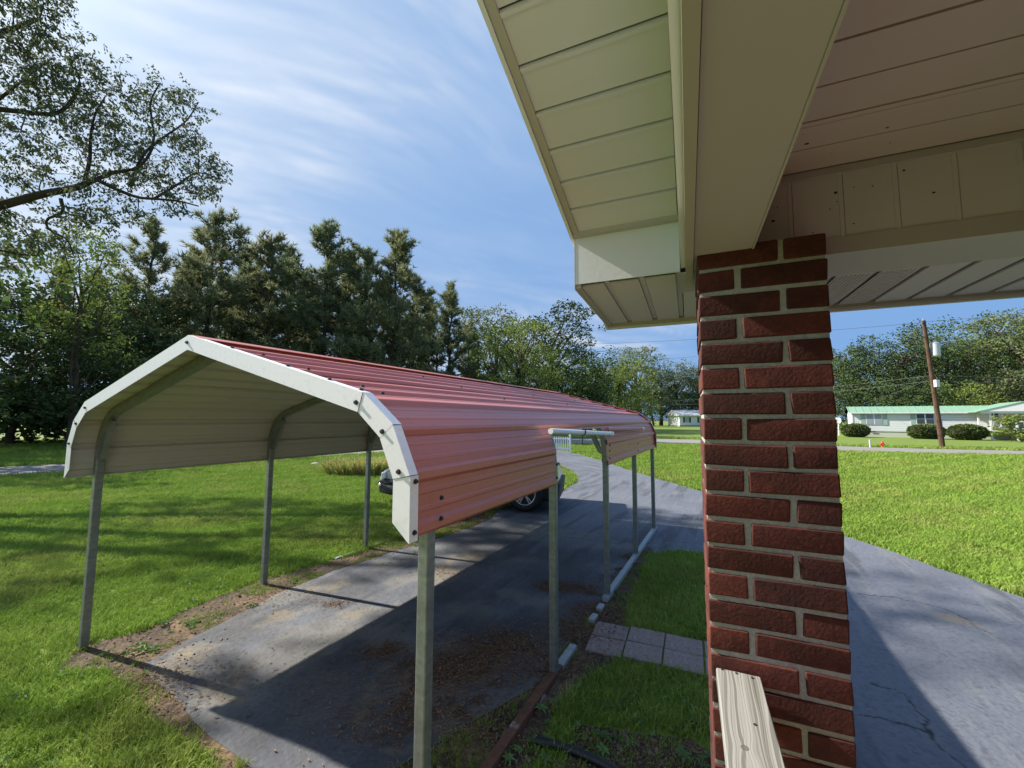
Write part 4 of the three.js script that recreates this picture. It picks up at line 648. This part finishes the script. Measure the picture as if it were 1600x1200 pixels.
// pecan reaching in from the left
{
  const R = RNG(404), wood = [], list = [], base = V(-19, 0, -9), fork = V(-18.6, 4.2, -9.3);
  wood.push(limb([V(-19, -.2, -9), V(-18.95, 1.5, -9.05), V(-18.8, 3, -9.2), fork], .52, .40, 12, .12));
  const limbs = [
    [[-120, 345, 11.2], [-40, 330, 11.4], [0, 321, 11.5], [60, 305, 11.7], [125, 291, 11.9], [150, 280, 12]],
    [[150, 280, 12], [185, 297, 12.1], [215, 308, 12.2], [245, 311, 12.3], [278, 314, 12.4], [310, 322, 12.5]],
    [[145, 283, 12], [175, 270, 12.2], [215, 262, 12.5], [240, 225, 12.7], [235, 160, 12.9], [250, 130, 13]],
    [[-120, 190, 11], [-40, 168, 11.2], [0, 171, 11.3], [40, 175, 11.5], [85, 178, 11.8], [110, 160, 12], [125, 130, 12.2]],
    [[-130, 90, 10.5], [-40, 60, 10.8], [20, 45, 11.2], [60, 30, 11.6]], [[205, 290, 12.3], [225, 240, 12.8], [255, 215, 13], [290, 190, 13.2], [310, 160, 13.4]], [[240, 311, 12.3], [275, 290, 12.6], [310, 270, 12.9], [345, 280, 13.2]],
    [[95, 310, 11.8], [98, 330, 11.9], [72, 345, 12], [78, 360, 12.1], [105, 375, 12.3], [115, 400, 12.5]], [[-60, 335, 11.4], [-30, 380, 11.8], [20, 395, 12], [60, 400, 12.2]], [[130, 290, 11.9], [140, 250, 12.2], [142, 210, 12.4], [150, 175, 12.6], [165, 150, 12.8]], [[-20, 170, 11.2], [30, 130, 11.6], [70, 100, 12]]
  ].map(l => l.map(a => AT(...a)));
  const r0 = [.16, .06, .06, .09, .09, .05, .04, .05, .06, .06, .05], r1 = [.07, .02, .02, .04, .05, .014, .014, .014, .02, .016, .016];
  limbs.forEach((l, i) => wood.push(limb(new THREE.CatmullRomCurve3(l).getPoints(14), r0[i], r1[i], 7, .15)));
  for (const i of [0, 3, 4]) wood.push(limb(bend(fork, limbs[i][0], R, .08), .30, r0[i], 8, .1));
  // rest of the crown off to the left, so that its shade falls on the lawn
  const lobes = [[[10, 60], 11, 1.1], [[55, 60], 11.5, 1.0], [[15, 130], 11.3, 1.0], [[70, 120], 11.8, 1.1], [[115, 80], 12, .8], [[30, 210], 11.5, 1.0], [[90, 170], 12, 1.1], [[120, 140], 12.2, 1], [[150, 190], 12.3, 1.1], [[190, 150], 12.6, 1.0], [[120, 230], 12, 1.0], [[20, 270], 11.6, .9], [[70, 270], 11.9, .8], [[185, 230], 12.5, 1], [[230, 180], 12.8, .9], [[255, 135], 13, .65], [[225, 250], 12.7, .9], [[275, 215], 13, .9], [[300, 165], 13.2, .6], [[310, 240], 13.1, .75], [[290, 285], 12.8, .7], [[320, 290], 13, .5], [[335, 265], 13.2, .4], [[230, 290], 12.5, .6], [[170, 300], 12.2, .6], [[270, 320], 12.5, .5], [[135, 320], 12, .6], [[110, 345], 12.2, .55], [[155, 350], 12.3, .45], [[30, 350], 12, .7], [[60, 375], 12.2, .55], [[5, 385], 12, .7], [[100, 385], 12.3, .4], [[215, 335], 12.4, .35], [[20, 15], 10.8, 1], [[65, -10], 11, .8], [[20, -60], 10.6, 1.3], [[-60, 0], 10, 1.8], [[-60, 200], 10.8, 1.6], [[-80, 330], 11, 1.5], [[-200, 100], 9, 2], [[-220, 300], 9.4, 2], [[-400, 100], 8, 2.4], [[-420, 280], 8.4, 2.2], [[-700, 100], 7.4, 2.4], [[-60, 400], 11.4, .9]];
  for (const [[px, py], D, r] of lobes) {
    const c = AT(px, py, D), off = px < -50, n = Math.round((off ? 4 : 36) * r * r + 9); let near = null, nd = 1e9; for (const l of limbs) for (const q of l) { const d = q.distanceTo(c); if (d < nd) { nd = d; near = q; } }
    wood.push(limb(bend(near, c, R, .15), .022, .010, 4));
    for (let k = 0; k < n; k++) {
      const e = V(R() - .5, (R() - .5) * .9, (R() - .5) * 1.5).normalize().multiplyScalar(r * Math.cbrt(R()) * 1.08), q = c.clone().add(e); if (k % 2 === 0) wood.push(limb(bend(c.clone().addScaledVector(e, .2), q, R, .15, 3), .008, .003, 3));
      // a spray of pinnate leaves
      const tw = V(R() - .5, (R() - .6) * .8, R() - .5).normalize(), nl = off ? 12 : 22; for (let j = 0; j < nl; j++) { const t = j / nl * .5; list.push([q.clone().addScaledVector(tw, t - .2).add(V((R() - .5) * .16, (R() - .5) * .12, (R() - .5) * .16)), (off ? .2 : .10) * (.7 + .6 * R()), tw.clone().multiplyScalar(.5).add(V(0, -.5, 0))]); }
    }
  }
  const t = thing('pecan_tree', 'large pecan tree whose leafy limbs reach in over the left lawn', 'tree'); mesh('trunk', mergeGeometries(wood), darkBark, t); mesh('crown', leafGeo(list, .25, 55), C.pecan, t);
}
// clipped shrubs in front of the mobile home, and the loose ones
function clipped(seed, rx, ry, rz, n, leaf) { const R = RNG(seed), list = []; for (let i = 0; i < n; i++) { const d = V(R() - .5, R() - .5, R() - .5).normalize(), b = .86 + .16 * fbm(d.x * 3 + seed, d.y * 3 + d.z * 2, 3) + (R() - .5) * .1; list.push([V(d.x * rx * b, ry + d.y * ry * b, d.z * rz * b), leaf * (.6 + .8 * R()), d]); } const core = new THREE.IcosahedronGeometry(1, 3); core.scale(rx * .84, ry * .84, rz * .84); core.translate(0, ry, 0); return { crown: leafGeo(list, .3, seed), core }; }
{
  const put = (px, py0, py1, wpx, D, m, label, seed, depth = .8) => { const b = AT(px, py1, D), rx = wpx / 2 / FOC * D, ry = (py1 - py0) / 2 / FOC * D, v = clipped(seed, rx, ry, rx * depth, 3600, .17), t = thing('shrub', label, 'shrub', [b.x, Math.max(0, b.y) - .02, b.z], 0, undefined); t.position.y = 0; mesh('foliage', v.crown, m, t); mesh('inner_twigs', v.core, darkBark, t); return t; };
  put(1337, 661, 681, 37, 47.3, C.shrub, 'round clipped shrub at the left end of the mobile home', 61); put(1449, 660, 682, 54, 43.6, C.shrub, 'wide clipped shrub behind the leaning utility pole', 62, .55); put(1512, 660, 683.5, 52, 41.6, C.shrub, 'clipped shrub beside the mobile home porch', 63, .6);
  const v = broadleaf(66, { H: 2.9, rad: 1.3, lobes: 9, clumps: 10, leaves: 16, leaf: .22, base: .1, trunk: .012 }), p = AT(1578, 652, 38.2); plant('shrub', 'loose light green shrub in front of the porch railing', 'shrub', undefined, v, C.bright, barkM, p.x, p.z, 1.05, p.y / 2.9 * 1.05, 0);
}
{ // clump of yellow ornamental grass on the left lawn
  const R = RNG(91), c = G(572, 741), pos = [], col = []; for (let i = 0; i < 5200; i++) { const f = R() * 6.283, r = Math.sqrt(R()), x = Math.cos(f) * r * 1.35, z = Math.sin(f) * r * .75, h = .38 + .3 * R(), lx = (R() - .5) * .5 + x * .18, lz = (R() - .5) * .5 + z * .2, w = .012, a = R() * 3.14, wx = Math.cos(a) * w, wz = Math.sin(a) * w, t = .55 + .7 * R(); pos.push(x - wx, 0, z - wz, x + wx, 0, z + wz, x + lx * .5 + wx * .8, h * .7, z + lz * .5 + wz * .8, x - wx, 0, z - wz, x + lx * .5 + wx * .8, h * .7, z + lz * .5 + wz * .8, x + lx * .5 - wx * .8, h * .7, z + lz * .5 - wz * .8, x + lx * .5 - wx * .8, h * .7, z + lz * .5 - wz * .8, x + lx * .5 + wx * .8, h * .7, z + lz * .5 + wz * .8, x + lx, h * .86, z + lz); const br = R() < .25; for (let q = 0; q < 9; q++) col.push(t * (br ? 1 : .8), t * (br ? .8 : .95), t * .7); }
  const g = new THREE.BufferGeometry(); g.setAttribute('position', new THREE.Float32BufferAttribute(pos, 3)); g.setAttribute('color', new THREE.Float32BufferAttribute(col, 3)); g.computeVertexNormals(); const t = thing('ornamental_grass', 'clump of yellow-green ornamental grass on the left lawn', 'plant', [c.x, 0, c.z]); mesh('blades', g, C.gold, t);
}

// ------------------------------------------------------------------ lawn blades, litter and pebbles
{
  const R = RNG(2024), gm = leafMat(lin(1, 1, 1), .3), blade = (seed, n, sp, hgt, wd, lean) => {
    const r = RNG(seed), pos = []; for (let i = 0; i < n; i++) { const x = (r() - .5) * sp, z = (r() - .5) * sp, f = r() * 6.283, h = hgt * (.55 + .7 * r()), l = lean * h * (.4 + r()), lx = Math.cos(f) * l, lz = Math.sin(f) * l, a = r() * 3.14, wx = Math.cos(a) * wd, wz = Math.sin(a) * wd, mx = x + lx * .35, mz = z + lz * .35, my = h * .62; pos.push(x - wx, 0, z - wz, x + wx, 0, z + wz, mx + wx * .85, my, mz + wz * .85, x - wx, 0, z - wz, mx + wx * .85, my, mz + wz * .85, mx - wx * .85, my, mz - wz * .85, mx - wx * .85, my, mz - wz * .85, mx + wx * .85, my, mz + wz * .85, x + lx, h * .95, z + lz); }
    const g = new THREE.BufferGeometry(); g.setAttribute('position', new THREE.Float32BufferAttribute(pos, 3)); g.setAttribute('color', new THREE.Float32BufferAttribute(new Float32Array(pos.length).fill(1), 3)); g.computeVertexNormals(); return g;
  };
  const banned = [drivePoly, paverPoly, sideRoad, mainRoad, farLawn], housePoly = [HW(-.12, -5), HW(7, -5), HW(7, .32), HW(-.02, .32)], lists = [[], [], []], m4 = new THREE.Matrix4(), q = new THREE.Quaternion(), e = new THREE.Euler(), col = new THREE.Color();
  const tryPut = (x, z, sc, k) => {
    for (const b of banned) if (inside(b, x, z)) return; if (inside(housePoly, x, z)) return;
    const dirt = inside(dirtA, x, z) || inside(dirtB, x, z) || inside(dirtC, x, z), patch = fbm(x * .9 + 11, z * .9, 4), fine = fbm(x * 5 + 3, z * 5 + 8, 3);
    if (dirt && R() > sstep(.44, .60, fbm(x * 3.1, z * 3.1 + 6, 4)) * .8 + .06) return;
    lists[k].push([x, z, sc * (.75 + .5 * R()) * (dirt ? .6 : 1) * (.8 + .4 * fine), patch, fine, R()]);
  };
  for (let i = 0; i < 62000; i++) { const r = Math.sqrt(lerp(1.6 * 1.6, 49, R())), f = (R() - .5) * 2.15; tryPut(Math.sin(f) * r, -Math.cos(f) * r, 1, R() < .5 ? 0 : 1); }
  for (let i = 0; i < 235000; i++) { const r = 7 * Math.pow(48 / 7, R()), f = (R() - .5) * 2.15; tryPut(Math.sin(f) * r, -Math.cos(f) * r, 1 + (r - 7) * .05, 2); }
  const gs = [blade(1, 8, .055, .062, .0024, .55), blade(2, 7, .06, .050, .0027, .9), blade(3, 8, .085, .062, .0042, .6)];
  lists.forEach((l, k) => {
    const im = new THREE.InstancedMesh(gs[k], gm, l.length); im.name = numbered('grass'); im.userData.kind = 'stuff'; im.userData.label = 'mown green lawn grass'; im.castShadow = im.receiveShadow = true;
    l.forEach(([x, z, s, p, f, rn], i) => {
      e.set((rn - .5) * .3, rn * 6.283 * 7, (f - .5) * .3); q.setFromEuler(e); m4.compose(V(x, 0, z), q, V(s, s * (.85 + .3 * p), s)); im.setMatrixAt(i, m4);
      const mow = .06 * Math.sign(Math.sin((x * .45 + z * .89) * 5.6)), t = .82 + .36 * rn + mow, yel = sstep(.45, .75, p) * .5 + (rn > .93 ? .6 : 0); col.setRGB(lerp(.225, .33, yel) * t, lerp(.345, .36, yel) * t, lerp(.055, .10, yel) * t); im.setColorAt(i, col);
    });
    scene.add(im);
  });
  { // broad-leaved weeds by the rail and in the thin turf
    const wg = new THREE.BufferGeometry(), wp = []; for (let k = 0; k < 7; k++) { const f = k * .9, l = .05 + .02 * (k % 3), w = .012, c = Math.cos(f), s = Math.sin(f); wp.push(0, .002, 0, c * l * .5 - s * w, .028, s * l * .5 + c * w, c * l, .02, s * l, 0, .002, 0, c * l, .02, s * l, c * l * .5 + s * w, .028, s * l * .5 - c * w); } wg.setAttribute('position', new THREE.Float32BufferAttribute(wp, 3)); wg.setAttribute('color', new THREE.Float32BufferAttribute(new Float32Array(wp.length).fill(1), 3)); wg.computeVertexNormals();
    const mm = []; for (const [px, py, r, n] of [[820, 1165, .15, 10], [860, 1110, .12, 8], [930, 1130, .35, 26], [1010, 1120, .35, 22], [1060, 1170, .2, 10], [290, 985, .5, 26], [240, 1000, .3, 18], [450, 920, .4, 14], [60, 1120, .5, 20], [200, 900, 1.6, 60], [500, 800, 2.5, 60], [1450, 800, 4, 120]]) { const c = G(px, py); for (let i = 0; i < n; i++) { const x = c.x + (R() - .5) * 2 * r, z = c.z + (R() - .5) * 2 * r; if (inside(drivePoly, x, z) || inside(paverPoly, x, z) || inside(housePoly, x, z)) continue; e.set((R() - .5) * .3, R() * 6.3, (R() - .5) * .3); q.setFromEuler(e); const s = .35 + .55 * R(); if (R() < .4) continue; m4.compose(V(x, .006 + R() * .02, z), q, V(s, s, s)); mm.push(m4.clone()); } }
    const im = new THREE.InstancedMesh(wg, gm, mm.length); im.name = 'lawn_weeds'; im.userData.kind = 'stuff'; im.userData.label = 'small broad-leaved weeds growing in the turf'; im.castShadow = im.receiveShadow = true; mm.forEach((a, i) => { im.setMatrixAt(i, a); const t = .7 + .6 * R(); im.setColorAt(i, col.setRGB(.16 * t, .27 * t, .10 * t)); }); scene.add(im);
  }
  // pine straw and dead leaves swept on to the drive
  const lg = new THREE.BufferGeometry(); lg.setAttribute('position', new THREE.Float32BufferAttribute([-.03, 0, 0, 0, .003, .0022, .03, .001, 0, -.03, 0, 0, .03, .001, 0, 0, .002, -.0022], 3)); lg.computeVertexNormals();
  const dl = new THREE.BufferGeometry(); dl.setAttribute('position', new THREE.Float32BufferAttribute([-.02, .002, 0, 0, .008, .009, .022, .003, 0, -.02, .002, 0, .022, .003, 0, 0, .006, -.009], 3)); dl.computeVertexNormals();
  const spots = [[745, 1035, .42, 620], [800, 1010, .3, 380], [700, 1050, .3, 260], [860, 918, .16, 170], [912, 922, .2, 200], [950, 905, .2, 120], [905, 985, .25, 420], [935, 955, .2, 300], [600, 1020, .16, 90], [720, 1140, .2, 120], [570, 1130, .2, 80], [650, 1100, .35, 120], [530, 1060, .4, 80], [985, 870, .12, 80], [975, 892, .1, 60], [880, 1040, .2, 200], [690, 895, .2, 40], [525, 945, .12, 40], [440, 935, .3, 60], [260, 1060, .3, 120], [230, 1100, .3, 120], [1000, 1000, .5, 60]];
  for (const [geo, nm, lab, frac, m] of [[lg, 'pine_straw', 'brown pine straw littering the driveway', 1, mat(lin(.20, .125, .075), .9)], [dl, 'dead_leaves', 'dead brown leaves on the driveway and soil', .35, mat(lin(.17, .10, .06), .9)]]) {
    const mm = []; for (const [px, py, r, n] of spots) { const c = G(px, py); for (let i = 0; i < n * frac * 4; i++) { const f = R() * 6.283, d = r * Math.sqrt(-2 * Math.log(R() + 1e-6)) * .55; e.set((R() - .5) * .5, R() * 6.283, (R() - .5) * .5); q.setFromEuler(e); const s = (.6 + .9 * R()) * .6; m4.compose(V(c.x + Math.cos(f) * d * 1.5, .011 + R() * .008, c.z + Math.sin(f) * d), q, V(s, s, s)); mm.push(m4.clone()); } }
    const im = new THREE.InstancedMesh(geo, m, mm.length); im.name = nm; im.userData.kind = 'stuff'; im.userData.label = lab; im.castShadow = im.receiveShadow = true; mm.forEach((a, i) => { im.setMatrixAt(i, a); const t = .6 + .9 * R(); im.setColorAt(i, col.setRGB(t, t, t)); }); scene.add(im);
  }
  { // crumbs of soil and bark on the bare ground
    const cg = new THREE.IcosahedronGeometry(.012, 0), mm = []; for (const poly of [dirtA, dirtB, dirtC]) { const xs = poly.map(p => p.x), zs = poly.map(p => p.z), x0 = Math.min(...xs), x1 = Math.max(...xs), z0 = Math.min(...zs), z1 = Math.max(...zs); for (let i = 0; i < 9000; i++) { const x = lerp(x0, x1, R()), z = lerp(z0, z1, R()); if (!inside(poly, x, z) || inside(drivePoly, x, z) || inside(housePoly, x, z) || inside(paverPoly, x, z)) continue; e.set(R() * 6, R() * 6, R() * 6); q.setFromEuler(e); const s = .25 + 1.5 * R() * R() * R(); m4.compose(V(x, .006, z), q, V(s * (.8 + R() * 1.2), s * .6, s)); mm.push(m4.clone()); } }
    const im = new THREE.InstancedMesh(cg, mat(lin(.13, .09, .062), .95), mm.length); im.name = 'soil_crumbs'; im.userData.kind = 'stuff'; im.userData.label = 'crumbs of brown soil on the bare ground'; im.castShadow = im.receiveShadow = true; mm.forEach((a, i) => { im.setMatrixAt(i, a); const t = .6 + 1.1 * R(); im.setColorAt(i, col.setRGB(t, t, t)); }); scene.add(im);
  }
  const pg = new THREE.IcosahedronGeometry(.011, 0), pm = []; for (const [px, py, r, n] of [[830, 1195, .22, 160], [900, 1190, .25, 60], [300, 985, .5, 60], [210, 1040, .4, 60], [600, 870, .4, 50], [880, 1000, .4, 60], [960, 1120, .5, 40]]) { const c = G(px, py); for (let i = 0; i < n; i++) { e.set(R() * 6, R() * 6, R() * 6); q.setFromEuler(e); const s = .3 + .8 * R() * R(); m4.compose(V(c.x + (R() - .5) * 2 * r, .012, c.z + (R() - .5) * 2 * r), q, V(s * 1.3, s * .7, s)); pm.push(m4.clone()); } }
  const pim = new THREE.InstancedMesh(pg, mat(lin(.26, .21, .15), .9), pm.length); pim.name = 'pebbles'; pim.userData.kind = 'stuff'; pim.userData.label = 'tan pebbles scattered on bare soil'; pim.castShadow = pim.receiveShadow = true; pm.forEach((a, i) => pim.setMatrixAt(i, a)); scene.add(pim);
}

renderer.render(scene, camera);
